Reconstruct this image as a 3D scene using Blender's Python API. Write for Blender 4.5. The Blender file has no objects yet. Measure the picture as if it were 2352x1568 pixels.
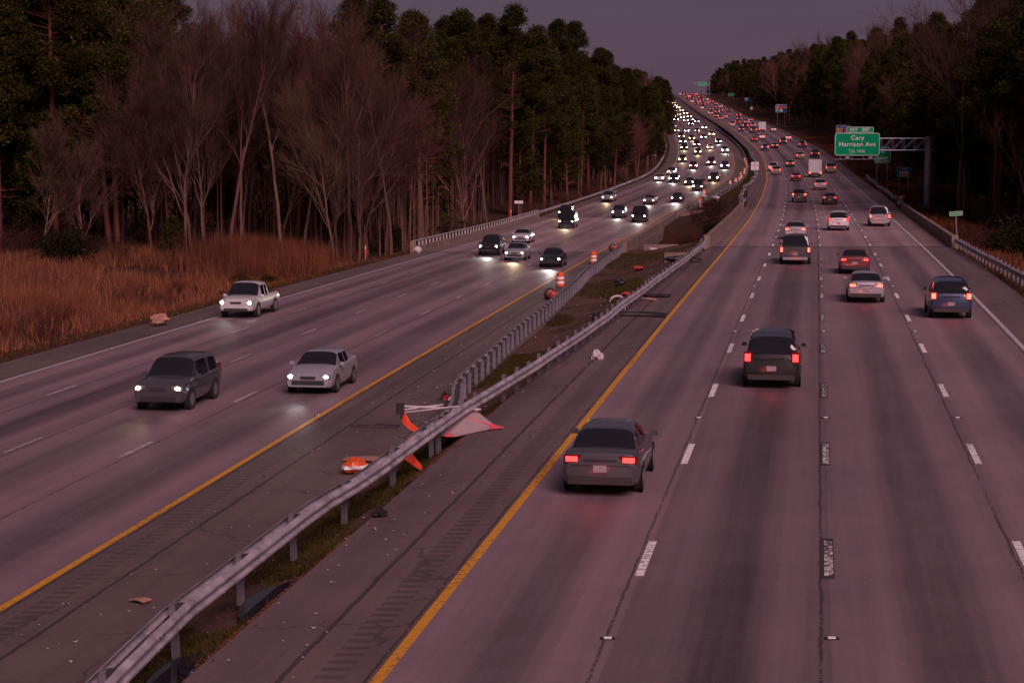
import bpy, bmesh, math, random
import numpy as np
from mathutils import Vector, Matrix, Euler
R = math.radians
rnd = random.Random(7)

# ------------------------------------------------------------------ road layout (metres; x across, y away, z up)
def smooth_table(pts, w=10.0):
    ys = np.arange(-40, 1760, 2.0)
    v = np.interp(ys, [p[0] for p in pts], [p[1] for p in pts])
    k = np.exp(-0.5*(np.arange(-20, 21)*2.0/w)**2); k /= k.sum()
    pad = np.concatenate([v[0]+(np.arange(-20, 0))*(v[1]-v[0]), v, v[-1]+(np.arange(1, 21))*(v[-1]-v[-2])])
    return ys, np.convolve(pad, k, 'valid')
_XR = smooth_table([(-40,-13.15),(0,-6.65),(28,-2.1),(94,8.62),(140,16.06),(192,24.3),(219,28.4),(264,35.2),(305,41.1),(346,47),(396,53.6),(442,59.3),(487,64),(512,66.4),(570,71.2),(629,75.5),(684,79.3),(757,84.5),(880,91.5),(1031,99.5),(1240,111),(1340,117),(1420,122),(1760,143)])
_ZR = smooth_table([(-40,0),(60,0),(94,-.08),(140,-.4),(192,-.8),(264,-1.0),(346,-.75),(396,0),(442,1.1),(512,3.4),(570,5.0),(629,7.2),(684,8.9),(757,10.9),(880,14.9),(1031,21),(1240,29.4),(1340,33.2),(1420,34.2),(1760,33)])
_XL = smooth_table([(-40,-21.0),(0,-15.4),(73,-5.34),(110,-.22),(157,5.95),(197,11.4),(226,15.6),(268,21.6),(298,27.0),(324,32.6),(348,37.6),(388,44.6),(419,49.2),(450,53.3),(487,57.4),(528,61.5),(577,65.6),(665,72),(749,77.2),(880,84.5),(1031,92.5),(1240,104),(1340,110),(1420,115),(1760,136)])
_ZL = smooth_table([(-40,-.7),(0,-.9),(73,-1.4),(110,-1.85),(157,-2.6),(197,-3.2),(226,-3.6),(268,-3.85),(298,-3.6),(324,-2.95),(348,-2.35),(388,-1.85),(419,-1.35),(450,-.6),(487,.6),(528,2.2),(577,3.8),(665,6.4),(690,7.2),(749,9.4),(880,13.8),(1031,20),(1240,28.6),(1340,32.4),(1420,33.4),(1760,32)])
def _f(T, y): return float(np.interp(y, T[0], T[1]))
def xR(y): return _f(_XR, y)
def zR(y): return _f(_ZR, y)
def xL(y): return _f(_XL, y)
def zL(y): return _f(_ZL, y)
def _sec(T, y):
    d = (_f(T, y+4)-_f(T, y-4))/8.0
    return math.sqrt(1+d*d)
def RX(y, off): return xR(y) + off*_sec(_XR, y)        # off to the right of the right-hand yellow line
def LX(y, off): return xL(y) - off*_sec(_XL, y)        # off to the left of the left-hand yellow line
LOFF = {'R': [0, 3.35, 6.92, 10.75, 14.64], 'L': [0, 3.88, 7.64, 11.30, 14.64]}      # lane lines, metres from the yellow line
def lane_mid(side, lane): return (LOFF[side][lane-1]+LOFF[side][lane])/2
def smst(a, b, x):
    t = min(1.0, max(0.0, (x-a)/(b-a))); return t*t*(3-2*t)
def hn(x, y, s=0):    # cheap smooth noise
    return (math.sin(x*1.7+s+2.1*math.sin(y*.31+s)) + math.sin(y*1.13-s*2+1.7*math.sin(x*.47))+math.sin((x+y)*.53+s*3))/3
def inR(y):  return 2.95 - 1.55*smst(95, 142, y) + 1.2*smst(225, 300, y)      # paved width left of right yellow line
def inL(y):  return 4.0 - 2.0*smst(70, 172, y) + 1.6*smst(262, 330, y)
def outR(y): return 2.5 - .4*smst(120, 142, y) + .5*smst(217, 260, y)
def outL(y): return 2.6 - .3*smst(120, 172, y) + .3*smst(262, 300, y)
BR0, BR1 = 142.0, 217.0     # right bridge
BL0, BL1 = 173.0, 262.0     # left bridge
def pit(x, y):
    yc = 180 - (x-30)*1.55
    xr = RX(y, 14.64); xl = LX(y, 14.64)
    d = abs(y-yc)
    f = 1 - smst(17, 34, d)
    f *= 1 - smst(xr+14, xr+40, x)
    f *= 1 - smst(-xl+30, -xl+70, -x)
    return f*6.0
def terrain(x, y):
    a, b = LX(y, 14.64)-outL(y), LX(y, -inL(y)); c, d = RX(y, -inR(y)), RX(y, 14.64)+outR(y)
    l, r = zL(y), zR(y)
    if x < a:
        t = a-x
        z = l - .02 - 1.1*smst(0, 6, t) + 1.0*smst(7, 22, t)+ 1.5*smst(20, 90, t) + 4*smst(500, 900, y)*smst(4, 40, t)
        z += .14*hn(x*.5, y*.5, 1)*smst(1, 6, t)+1.2*hn(x*.03, y*.03, 2)*smst(25, 80, t)
    elif x <= b: z = l - .07
    elif x < c:
        t = (x-b)/(c-b)
        z = (l-.02)*(1-t) + (r-.02)*t - .35*math.sin(math.pi*t)*smst(.5, 4, c-b) + .03*hn(x*2, y*2, 4)*min(1, 4*t*(1-t)*2)
        z -= .05*math.exp(-((c-x-.55)/.4)**2) + .26*math.exp(-((c-x-.85)/.48)**2)*(1-smst(40, 48, y))*(.55+.45*math.sin(y*.9+.6))
    elif x <= d: z = r - .07
    else:
        t = x-d
        z = r - .02 - .5*smst(0, 3, t) - 1.6*smst(3, 12, t)*(1-smst(300, 420, y)) + 1.5*smst(12, 60, t) + smst(330, 560, y)*(5.5*smst(3, 32, t)+5*smst(30, 120, t))
        z += .12*hn(x*.5, y*.5, 3)*smst(1, 5, t)
    return z - pit(x, y)
# ------------------------------------------------------------------ camera constants
F, CX, CY = 4300.0, 1176.0, 784.0
PITCH = math.atan(487.0/F); CAMZ = 8.45

# ------------------------------------------------------------------ scene helpers
scn = bpy.context.scene
C = scn.collection
def link(o, parent=None):
    C.objects.link(o)
    if parent is not None: o.parent = parent
    return o
def tag(o, label=None, cat=None, group=None, kind=None):
    if label: o['label'] = label
    if cat: o['category'] = cat
    if group: o['group'] = group
    if kind: o['kind'] = kind
    return o
def thing(name, label, cat, loc=(0,0,0), rotz=0.0, group=None):
    o = bpy.data.objects.new(name, None); o.empty_display_size = .3
    link(o); o.location = loc; o.rotation_euler = (0, 0, rotz)
    return tag(o, label, cat, group)
def copy_tree(o, parent=None):
    c = o.copy(); C.objects.link(c); c.parent = parent
    for ch in list(o.children): copy_tree(ch, c)
    return c
class MB:
    def __init__(s): s.v, s.f, s.m, s.uv = [], [], [], {}
    def face(s, pts, m=0):
        n = len(s.v); s.v += [tuple(p) for p in pts]; s.f.append(tuple(range(n, n+len(pts)))); s.m.append(m)
    def box(s, c, d, rot=None, m=0, taper=1.0):
        n = len(s.v); M = rot if rot is not None else Matrix.Identity(3)
        for z in (-1, 1):
            k = taper if z > 0 else 1
            for x, y in ((-1,-1),(1,-1),(1,1),(-1,1)):
                p = M @ Vector((x*d[0]/2*k, y*d[1]/2*k, z*d[2]/2)); s.v.append((c[0]+p.x, c[1]+p.y, c[2]+p.z))
        for q in ((3,2,1,0),(4,5,6,7),(0,1,5,4),(1,2,6,5),(2,3,7,6),(3,0,4,7)):
            s.f.append(tuple(n+i for i in q)); s.m.append(m)
        return s
    def tube(s, pts, rad, n=6, m=0, caps=True):
        pts = [Vector(p) for p in pts]; rings = []
        if not hasattr(rad, '__len__'): rad = [rad]*len(pts)
        for i, p in enumerate(pts):
            d = (pts[min(i+1, len(pts)-1)] - pts[max(i-1, 0)])
            d = d.normalized() if d.length > 1e-6 else Vector((0,0,1))
            a = d.cross(Vector((0,0,1)) if abs(d.z) < .9 else Vector((1,0,0))).normalized(); b = d.cross(a)
            k = len(s.v)
            for j in range(n):
                t = 2*math.pi*j/n; q = p + rad[i]*(math.cos(t)*a + math.sin(t)*b); s.v.append(tuple(q))
            rings.append(k)
        for i in range(len(rings)-1):
            for j in range(n):
                s.f.append((rings[i]+j, rings[i]+(j+1)%n, rings[i+1]+(j+1)%n, rings[i+1]+j)); s.m.append(m)
        if caps:
            s.f.append(tuple(rings[0]+j for j in range(n))[::-1]); s.m.append(m)
            s.f.append(tuple(rings[-1]+j for j in range(n))); s.m.append(m)
        return s
    def loft(s, secs, m=0, closed=True, caps=True):     # secs: list of equal-length point lists
        ks = []
        for q in secs: ks.append(len(s.v)); s.v += [tuple(p) for p in q]
        n = len(secs[0])
        for a, b in zip(ks, ks[1:]):
            for j in range(n if closed else n-1):
                s.f.append((a+j, a+(j+1)%n, b+(j+1)%n, b+j)); s.m.append(m)
        if caps and closed:
            s.f.append(tuple(ks[0]+j for j in range(n))[::-1]); s.m.append(m)
            s.f.append(tuple(ks[-1]+j for j in range(n))); s.m.append(m)
        return s
    def build(s, name, mats, parent=None, smooth=False, uv=None, loc=None, recalc=True):
        me = bpy.data.meshes.new(name); me.from_pydata(s.v, [], s.f)
        if not isinstance(mats, (list, tuple)): mats = [mats]
        for q in mats: me.materials.append(q)
        if len(mats) > 1: me.polygons.foreach_set('material_index', s.m)
        if recalc and len(s.f) < 60000:
            bm = bmesh.new(); bm.from_mesh(me); bmesh.ops.recalc_face_normals(bm, faces=bm.faces); bm.to_mesh(me); bm.free()
        if uv is not None:
            l = me.uv_layers.new(name='UVMap'); vi = np.zeros(len(me.loops), dtype=np.int32); me.loops.foreach_get('vertex_index', vi)
            l.data.foreach_set('uv', np.asarray(uv, dtype=np.float32)[vi].ravel())
        if smooth: me.polygons.foreach_set('use_smooth', [True]*len(me.polygons))
        me.update()
        o = bpy.data.objects.new(name, me); link(o, parent)
        if loc is not None: o.location = loc
        return o
def np_mesh(name, verts, faces_n, mats, parent=None, midx=None, smooth=False):
    """verts (N,3) array; faces_n: vertices per face (3/4) laid out consecutively"""
    me = bpy.data.meshes.new(name); N = len(verts); k = faces_n; nf = N//k
    me.vertices.add(N); me.vertices.foreach_set('co', np.asarray(verts, np.float32).ravel())
    me.loops.add(N); me.loops.foreach_set('vertex_index', np.arange(N, dtype=np.int32))
    me.polygons.add(nf); me.polygons.foreach_set('loop_start', np.arange(0, N, k, dtype=np.int32))
    try: me.polygons.foreach_set('loop_total', np.full(nf, k, np.int32))
    except Exception: pass
    for q in (mats if isinstance(mats, (list, tuple)) else [mats]): me.materials.append(q)
    if midx is not None: me.polygons.foreach_set('material_index', np.asarray(midx, np.int32))
    me.update(calc_edges=True)
    o = bpy.data.objects.new(name, me); link(o, parent); return o

# ------------------------------------------------------------------ materials
class NT:
    def __init__(s, m): s.t = m.node_tree; s.n = s.t.nodes; s.l = s.t.links
    def new(s, t, **k):
        n = s.n.new(t)
        for a, b in k.items(): setattr(n, a, b)
        return n
    def put(s, sock, v):
        if isinstance(v, bpy.types.NodeSocket): s.l.new(v, sock)
        elif v is not None: sock.default_value = v
    def math(s, op, a, b=None, c=None, clamp=False):
        n = s.new('ShaderNodeMath', operation=op); n.use_clamp = clamp
        s.put(n.inputs[0], a); s.put(n.inputs[1], b)
        if c is not None: s.put(n.inputs[2], c)
        return n.outputs[0]
    def noise(s, scale, detail=3, rough=.5, vec=None, dist=0):
        n = s.new('ShaderNodeTexNoise'); n.inputs['Scale'].default_value = scale; n.inputs['Detail'].default_value = detail
        n.inputs['Roughness'].default_value = rough; n.inputs['Distortion'].default_value = dist
        if vec is not None: s.l.new(vec, n.inputs['Vector'])
        return n.outputs[0]
    def ramp(s, fac, stops):
        n = s.new('ShaderNodeValToRGB'); s.l.new(fac, n.inputs[0]); e = n.color_ramp.elements
        while len(e) < len(stops): e.new(.5)
        for q, (p, c) in zip(e, stops):
            q.position = p; q.color = (c, c, c, 1) if not hasattr(c, '__len__') else (*c, 1)
        return n.outputs[0]
    def mix(s, fac, a, b, mode='MIX'):
        n = s.new('ShaderNodeMix', data_type='RGBA', blend_type=mode)
        s.put(n.inputs[0], fac)
        s.put(n.inputs[6], (*a, 1) if isinstance(a, tuple) and len(a) == 3 else a)
        s.put(n.inputs[7], (*b, 1) if isinstance(b, tuple) and len(b) == 3 else b)
        return n.outputs[2]
    def maprange(s, v, a, b, c=0, d=1):
        n = s.new('ShaderNodeMapRange'); s.l.new(v, n.inputs[0])
        for i, q in enumerate((a, b, c, d)): n.inputs[i+1].default_value = q
        return n.outputs[0]
    def obj(s): return s.new('ShaderNodeTexCoord').outputs['Object']
    def uv(s): return s.new('ShaderNodeTexCoord').outputs['UV']
    def bump(s, h, st=.3, dist=.02):
        n = s.new('ShaderNodeBump'); n.inputs['Strength'].default_value = st; n.inputs['Distance'].default_value = dist
        s.l.new(h, n.inputs['Height']); return n.outputs[0]
def mat_base(name):
    m = bpy.data.materials.new(name); m.use_nodes = True
    return m, NT(m), m.node_tree.nodes['Principled BSDF']
def mat(name, col, rough=.7, metal=0, var=.25, scale=3.0, bump=0, col2=None, rand=0.0, spec=.5):
    m, t, p = mat_base(name)
    p.inputs['Roughness'].default_value = rough; p.inputs['Metallic'].default_value = metal
    p.inputs['Specular IOR Level'].default_value = spec
    n = t.noise(scale, 5, .6, t.obj())
    c2 = col2 or tuple(c*(1-var) for c in col)
    hi = tuple(min(1, c*(1+var*.6)) for c in col)
    c = t.mix(t.maprange(n, .3, .7), c2, hi)
    if rand:
        oi = t.new('ShaderNodeObjectInfo').outputs['Random']
        hs = t.new('ShaderNodeHueSaturation'); t.l.new(c, hs.inputs['Color'])
        t.l.new(t.maprange(oi, 0, 1, 1-rand, 1+rand), hs.inputs['Value'])
        w = t.math('MULTIPLY', oi, 7.31); w = t.math('FRACT', w)
        t.l.new(t.maprange(w, 0, 1, .5-.025, .5+.025), hs.inputs['Hue']); c = hs.outputs[0]
    t.l.new(c, p.inputs['Base Color'])
    if bump: t.l.new(t.bump(t.noise(scale*6, 4, .6, t.obj()), bump, .01), p.inputs['Normal'])
    return m
def mat_emit(name, col, strength, base=(.3,.3,.3)):
    m, t, p = mat_base(name)
    p.inputs['Base Color'].default_value = (*base, 1); p.inputs['Emission Color'].default_value = (*col, 1)
    p.inputs['Emission Strength'].default_value = strength; p.inputs['Roughness'].default_value = .2
    return m

def mat_asphalt(name, base, lanes, seed=0.0, shoulder=(.06,.04,.04), bandstrength=.5):
    """u = metres from the yellow line across the carriageway, v = metres along it"""
    m, t, p = mat_base(name)
    uv = t.uv(); sep = t.new('ShaderNodeSeparateXYZ'); t.l.new(uv, sep.inputs[0]); u, v = sep.outputs[0], sep.outputs[1]
    stretch = t.new('ShaderNodeMapping'); t.l.new(uv, stretch.inputs[0]); stretch.inputs['Scale'].default_value = (1, .02, 1); stretch.inputs['Location'].default_value = (seed, seed, seed)
    fine = t.noise(38, 6, .75, uv); mid = t.noise(.55, 5, .6, uv); long = t.noise(1.3, 4, .55, stretch.outputs[0]); patch = t.noise(.07, 3, .5, uv)
    st3 = t.new('ShaderNodeMapping'); t.l.new(uv, st3.inputs[0]); st3.inputs['Scale'].default_value = (5, .12, 1); streak = t.noise(1.6, 5, .7, st3.outputs[0])
    lane = t.math('DIVIDE', u, 3.66); fr = t.math('FRACT', lane); idx = t.math('FLOOR', lane)
    # oil-darkened strip in the middle of each lane, polished wheel paths either side, differing from lane to lane
    prof = t.ramp(fr, [(0, .62), (.14, .7), (.25, .78), (.40, .16), (.60, .16), (.75, .78), (.86, .7), (1, .62)])
    wn = t.new('ShaderNodeTexWhiteNoise', noise_dimensions='1D'); t.l.new(t.math('ADD', idx, seed+3.0), wn.inputs['W']); lr = wn.outputs['Value']
    inlane = t.math('MULTIPLY', t.math('GREATER_THAN', u, 0.0), t.math('LESS_THAN', u, 3.66*lanes))
    k = t.math('MULTIPLY_ADD', t.math('SUBTRACT', prof, .62), bandstrength, 0)
    k = t.math('MULTIPLY', k, inlane)
    k = t.math('ADD', k, t.maprange(long, .25, .75, -.20, .20)); k = t.math('ADD', k, t.maprange(mid, .3, .7, -.07, .07))
    k = t.math('ADD', k, t.maprange(streak, .3, .7, -.07, .07)); k = t.math('ADD', k, t.maprange(patch, .3, .7, -.16, .16))
    k = t.math('ADD', k, t.math('MULTIPLY', t.math('MULTIPLY', t.math('SUBTRACT', lr, .5), .42), inlane))
    k = t.math('ADD', k, t.maprange(fine, .3, .7, -.26, .26)); k = t.math('ADD', k, t.maprange(t.noise(11, 5, .8, uv), .3, .7, -.14, .14))
    k = t.math('ADD', k, 1.0)
    col = t.mix(inlane, shoulder, base)
    vm = t.new('ShaderNodeVectorMath', operation='SCALE'); t.l.new(col, vm.inputs[0]); t.l.new(k, vm.inputs['Scale']); col = vm.outputs[0]
    # paving joints beside each lane line, wandering a little, and tar-dark cracks
    wob = t.math('ADD', t.math('MULTIPLY', t.math('SUBTRACT', t.noise(.9, 6, .75, uv), .5), .16), t.math('MULTIPLY', t.math('SUBTRACT', t.noise(7, 4, .8, uv), .5), .07))
    ju = t.math('ADD', t.math('ADD', u, wob), .17); jf = t.math('ABSOLUTE', t.math('SUBTRACT', t.math('FRACT', t.math('DIVIDE', ju, 3.66)), .5))
    jd = t.math('MULTIPLY', t.math('SUBTRACT', .5, jf), 3.66)
    joint = t.ramp(jd, [(0, 1), (.016, .95), (.045, 0)]); joint = t.math('MULTIPLY', joint, t.math('GREATER_THAN', t.math('ADD', t.noise(.33, 2, .5, uv), t.noise(9, 2, .5, uv)), .88))
    vr = t.new('ShaderNodeTexVoronoi', feature='DISTANCE_TO_EDGE'); vr.inputs['Scale'].default_value = .33
    dist = t.new('ShaderNodeMapping'); t.l.new(uv, dist.inputs[0])
    nv = t.new('ShaderNodeTexNoise'); nv.inputs['Scale'].default_value = 1.4; nv.inputs['Detail'].default_value = 5; t.l.new(uv, nv.inputs['Vector'])
    ad = t.new('ShaderNodeMixRGB', blend_type='ADD'); ad.inputs[0].default_value = .9; t.l.new(dist.outputs[0], ad.inputs[1]); t.l.new(nv.outputs['Color'], ad.inputs[2]); t.l.new(ad.outputs[0], vr.inputs['Vector'])
    crack = t.ramp(vr.outputs[0], [(0, 1), (.006, .9), (.016, 0)])
    notlane = t.math('SUBTRACT', 1.0, inlane)
    crack = t.math('MULTIPLY', crack, t.math('MULTIPLY', notlane, t.math('GREATER_THAN', t.noise(.3, 2, .5, uv), .46)))
    # rumble strip: milled grooves just outside the yellow line and the white edge line
    q = t.math('LESS_THAN', t.math('ABSOLUTE', t.math('ADD', u, .78)), .24)
    bars = t.math('MULTIPLY', q, t.math('GREATER_THAN', t.math('SINE', t.math('MULTIPLY', v, 2*math.pi/.42)), .1))
    sj = t.math('LESS_THAN', t.math('ABSOLUTE', t.math('ADD', t.math('ADD', u, wob), 1.5)), .05)
    dark = t.math('MAXIMUM', t.math('MAXIMUM', t.math('MULTIPLY', joint, .85), t.math('MULTIPLY', crack, .6)), t.math('MAXIMUM', t.math('MULTIPLY', bars, .45), t.math('MULTIPLY', sj, .8)))
    col = t.mix(t.math('MULTIPLY', dark, .8), col, (.012, .009, .009))
    # pale specks of grit
    sp = t.new('ShaderNodeTexVoronoi'); sp.inputs['Scale'].default_value = 1.5; t.l.new(uv, sp.inputs['Vector'])
    spk = t.math('MULTIPLY', t.math('LESS_THAN', sp.outputs['Distance'], .035), t.math('GREATER_THAN', t.noise(3, 2, .5, uv), .52))
    col = t.mix(t.math('MULTIPLY', spk, .5), col, (.42, .36, .34))
    t.l.new(col, p.inputs['Base Color'])
    p.inputs['Specular IOR Level'].default_value = .4
    t.l.new(t.maprange(long, .3, .7, .56, .74), p.inputs['Roughness'])
    h = t.math('SUBTRACT', t.math('MULTIPLY', fine, .5), t.math('MULTIPLY', dark, 1.2))
    t.l.new(t.bump(h, .35, .012), p.inputs['Normal'])
    return m
def mat_paint(name, col, wear=.5, scale=9.0):
    m, t, p = mat_base(name); uv = t.uv()
    p.inputs['Roughness'].default_value = .6
    n = t.noise(scale, 5, .75, uv)
    st = t.new('ShaderNodeMapping'); t.l.new(uv, st.inputs[0]); st.inputs['Scale'].default_value = (1, 2.6, 1)
    n2 = t.noise(4.5, 3, .6, st.outputs[0]); big = t.noise(.12, 2, .5, uv)
    s = t.math('ADD', t.math('MULTIPLY', n, .5), t.math('MULTIPLY', n2, .5)); s = t.math('ADD', s, t.maprange(big, .3, .7, -.05, .05))
    c = t.mix(t.maprange(n, .35, .65), tuple(x*.72 for x in col), col)
    t.l.new(c, p.inputs['Base Color'])
    tr = t.new('ShaderNodeBsdfTransparent'); mx = t.new('ShaderNodeMixShader')
    t.l.new(t.ramp(s, [(wear-.015, 1), (wear+.015, 0)]), mx.inputs[0])
    t.l.new(p.outputs[0], mx.inputs[1]); t.l.new(tr.outputs[0], mx.inputs[2])
    t.l.new(mx.outputs[0], m.node_tree.nodes['Material Output'].inputs[0])
    return m
def mat_ground(name, cols, scales=(.08, .8, 6), rough=.95, bump=.5):
    m, t, p = mat_base(name); o = t.obj()
    a = t.noise(scales[0], 4, .6, o); b = t.noise(scales[1], 5, .65, o); c = t.noise(scales[2], 5, .7, o)
    col = t.mix(t.maprange(a, .35, .65), cols[0], cols[1]); col = t.mix(t.maprange(b, .48, .62), col, cols[2])
    col = t.mix(t.maprange(c, .35, .7, .0, .7), col, cols[3])
    t.l.new(col, p.inputs['Base Color']); p.inputs['Roughness'].default_value = rough; p.inputs['Specular IOR Level'].default_value = .2
    t.l.new(t.bump(c, bump, .08), p.inputs['Normal'])
    return m
M = {}
M['road_r'] = mat_asphalt('asphalt_outbound', (.142,.098,.110), 4, 1.3, (.112,.076,.074), .85)
M['road_l'] = mat_asphalt('asphalt_inbound', (.146,.098,.112), 4, 7.7, (.104,.074,.068), .8)
M['deck'] = mat_asphalt('bridge_deck_concrete', (.215,.150,.160), 4, 4.1, (.165,.112,.104), .5)
M['white'] = mat_paint('worn_white_paint', (.82,.80,.80), .45, 14); M['white_faint'] = mat_paint('faint_white_paint', (.50,.46,.48), .49, 12); M['white_worn'] = mat_paint('nearly_gone_white_paint', (.78,.76,.76), .53, 16); M['seal'] = mat('black_sealant', (.030,.022,.024), .8)
M['white_line'] = mat_paint('white_edge_paint', (.48,.44,.46), .40)
M['yellow'] = mat_paint('yellow_edge_paint', (.60,.275,.020), .425)
M['joint'] = mat('bridge_joint_rubber', (.012,.01,.012), .8)
M['soil'] = mat_ground('leaf_litter_soil', [(.050,.019,.011),(.036,.014,.009),(.026,.015,.007),(.070,.026,.014)])
M['dirt'] = mat_ground('median_dirt_and_turf', [(.090,.045,.034),(.115,.060,.046),(.034,.024,.010),(.058,.030,.021)], (.25, .35, 5))
M['galv'] = mat('galvanised_steel', (.36,.32,.35), .5, .2, .5, 1.7, .15)
M['galv_post'] = mat('galvanised_post', (.17,.15,.175), .5, .4, .25, 3)
M['block'] = mat('dark_blockout', (.03,.022,.026), .8, 0, .3)
M['concrete'] = mat('weathered_concrete', (.19,.125,.105), .85, 0, .35, .6, .4, col2=(.11,.07,.058))
M['concrete_dark'] = mat('stained_bridge_concrete', (.15,.095,.085), .9, 0, .5, .35, .4, col2=(.065,.04,.034))
M['steel'] = mat('grey_gantry_steel', (.27,.26,.33), .45, .5, .2, 1.5)
M['alum'] = mat('sign_back_aluminium', (.30,.28,.29), .5, .5, .15)
M['orange'] = mat('orange_plastic', (.62,.085,.012), .5, 0, .15, 4)
M['drumwhite'] = mat('reflective_white_band', (.75,.72,.70), .4, 0, .1, 4)
M['drumred'] = mat('faded_red_plastic', (.38,.02,.015), .5, 0, .25, 4)
M['rubber'] = mat('black_rubber', (.015,.013,.014), .8, 0, .3)
M['water'] = mat('puddle_water', (.01,.01,.012), .04, 0, .1)
M['blackp'] = mat('black_plastic_scrap', (.018,.014,.016), .55, 0, .3, 6)
M['litter'] = mat('pale_litter', (.50,.44,.45), .7, 0, .2, 5)
M['cardboard'] = mat('cardboard_litter', (.34,.17,.12), .85, 0, .3, 6)
M['redlitter'] = mat('red_litter', (.45,.04,.05), .6, 0, .2, 5)
M['bark_pine'] = mat('pine_bark', (.105,.033,.020), .9, 0, .45, 1.5, .4, rand=.25)
M['bark_bare'] = mat('grey_brown_bark', (.118,.056,.044), .9, 0, .35, 1.0, .3, rand=.35)
M['bark_pale'] = mat('pale_bark', (.165,.080,.068), .9, 0, .3, 1.0, .3, rand=.15)
M['needles'] = mat('pine_needles', (.025,.024,.0055), .9, 0, .45, .5, rand=.3, spec=.08, col2=(.010,.010,.0035))
M['needles2'] = mat('olive_needles', (.058,.053,.008), .9, 0, .4, .5, rand=.3, spec=.08, col2=(.024,.021,.005))
M['holly'] = mat('dark_evergreen_leaves', (.016,.016,.0045), .8, 0, .4, 2, rand=.3, spec=.1)
M['grass_dry'] = mat('dry_broomsedge', (.155,.050,.022), .9, 0, .5, .22, col2=(.036,.013,.008), spec=.15)
M['straw'] = mat('pale_straw', (.26,.110,.058), .9, 0, .4, .3, col2=(.10,.038,.020), spec=.15)
M['grass_green'] = mat('short_green_turf', (.050,.040,.009), .9, 0, .4, 1.5, col2=(.024,.015,.005), spec=.15)
M['leaf'] = mat('fallen_leaves', (.135,.036,.018), .85, 0, .45, 3, col2=(.09,.04,.025), spec=.2)
M['brush'] = mat('brush_twigs', (.058,.021,.016), .9, 0, .35, .8, rand=.3, spec=.2)
M['green_sign'] = mat('green_sign_sheeting', (.0005,.25,.105), .6, 0, .25, .5, spec=.08)
M['blue_sign'] = mat('blue_sign_sheeting', (.001,.11,.30), .6, 0, .12, .5, spec=.08)
M['white_sign'] = mat('white_sign_sheeting', (.62,.56,.54), .5, 0, .08, 1)
M['black_sign'] = mat('black_sign_legend', (.015,.012,.012), .5)
M['yellow_sign'] = mat('yellow_sign_panel', (.75,.36,.05), .5, 0, .1)
M['red_sign'] = mat('red_sign_panel', (.60,.05,.04), .5, 0, .1)
M['lamp_off'] = mat('unlit_sign_lamp', (.33,.28,.29), .5, .3)

# ------------------------------------------------------------------ ground, roads, markings
def stations(a, b, near=2.0, far=9.0, y0=130, y1=700):
    ys, y = [], a
    while y < b:
        ys.append(y); y += near + (far-near)*smst(y0, y1, y)
    ys.append(b); return ys
def build_ground():
    mb = MB(); ys = stations(-30, 1740, 1.6, 10, 270, 700)
    cols = []
    for y in ys:
        a, b = LX(y, 14.64)-outL(y), LX(y, -inL(y)); c, d = RX(y, -inR(y)), RX(y, 14.64)+outR(y)
        L = [a-t for t in (900, 420, 240, 150, 105, 80, 62, 50, 40, 32, 26, 21, 17, 13.5, 10.5, 8, 6, 4.2, 2.8, 1.6, .8, .3)] + [a, a+.4]
        L += [a+.4+(b-a-.8)*t/8 for t in range(1, 8)] + [b-.4, b]
        L += [b+(c-b)*t/16 for t in range(1, 16)] + [c, c+.4]
        L += [c+.4+(d-c-.8)*t/8 for t in range(1, 8)] + [d-.4, d]
        L += [d+t for t in (.3, .8, 1.6, 2.8, 4.2, 6, 8, 10.5, 13.5, 17, 21, 26, 32, 40, 50, 62, 80, 105, 150, 240, 420, 900)]
        cols.append(L)
    n = len(cols[0]); mi = []
    for y, L in zip(ys, cols):
        for x in L: mb.v.append((x, y, terrain(x, y)))
    for i in range(len(ys)-1):
        for j in range(n-1):
            k = i*n+j; mb.f.append((k, k+1, k+n+1, k+n)); mb.m.append(1 if 31 <= j <= 50 and ys[i] < 172 else 0)
    o = mb.build('ground', [M['soil'], M['dirt']], smooth=True); tag(o, kind='structure')
build_ground()
def strip(ys, fx0, fx1, fz, uvf, thick=0.0, cols=1):
    """sheet between two lateral functions"""
    mb = MB(); uv = []
    for y in ys:
        for k in range(cols+1):
            x = fx0(y) + (fx1(y)-fx0(y))*k/cols; mb.v.append((x, y, fz(y))); uv.append(uvf(x, y))
    n = cols+1
    for i in range(len(ys)-1):
        for k in range(cols): a = i*n+k; mb.f.append((a, a+1, a+n+1, a+n)); mb.m.append(0)
    if thick:
        base = len(mb.v)
        for x, y, z in list(mb.v): mb.v.append((x, y, z-thick))
        uv += uv[:]
        for i in range(len(ys)-1):
            a, b = i*n, (i+1)*n
            mb.f.append((a, b, b+base, a+base)); mb.f.append((a+cols, a+cols+base, b+cols+base, b+cols)); mb.m += [0, 0]
            for k in range(cols): q = base+i*n+k; mb.f.append((q, q+n, q+n+1, q+1)); mb.m.append(0)
        e = (len(ys)-1)*n
        mb.f.append((0, base, base+cols, cols)); mb.f.append((e, e+cols, e+cols+base, e+base)); mb.m += [0, 0]
    return mb, uv
def _ru(u, side):      # stretch so that the paving pattern repeats lane by lane
    return u if u < 0 or u > 14.64 else float(np.interp(u, LOFF[side], [0, 3.66, 7.32, 10.98, 14.64]))
uvR = lambda x, y: (_ru((x-xR(y))/_sec(_XR, y), 'R'), y*1.012)
uvL = lambda x, y: (_ru((xL(y)-x)/_sec(_XL, y), 'L'), y*1.012)
Rl, Rr = (lambda y: RX(y, -inR(y))), (lambda y: RX(y, 14.64)+outR(y))
Ll, Lr = (lambda y: LX(y, 14.64)-outL(y)), (lambda y: LX(y, -inL(y)))
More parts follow.
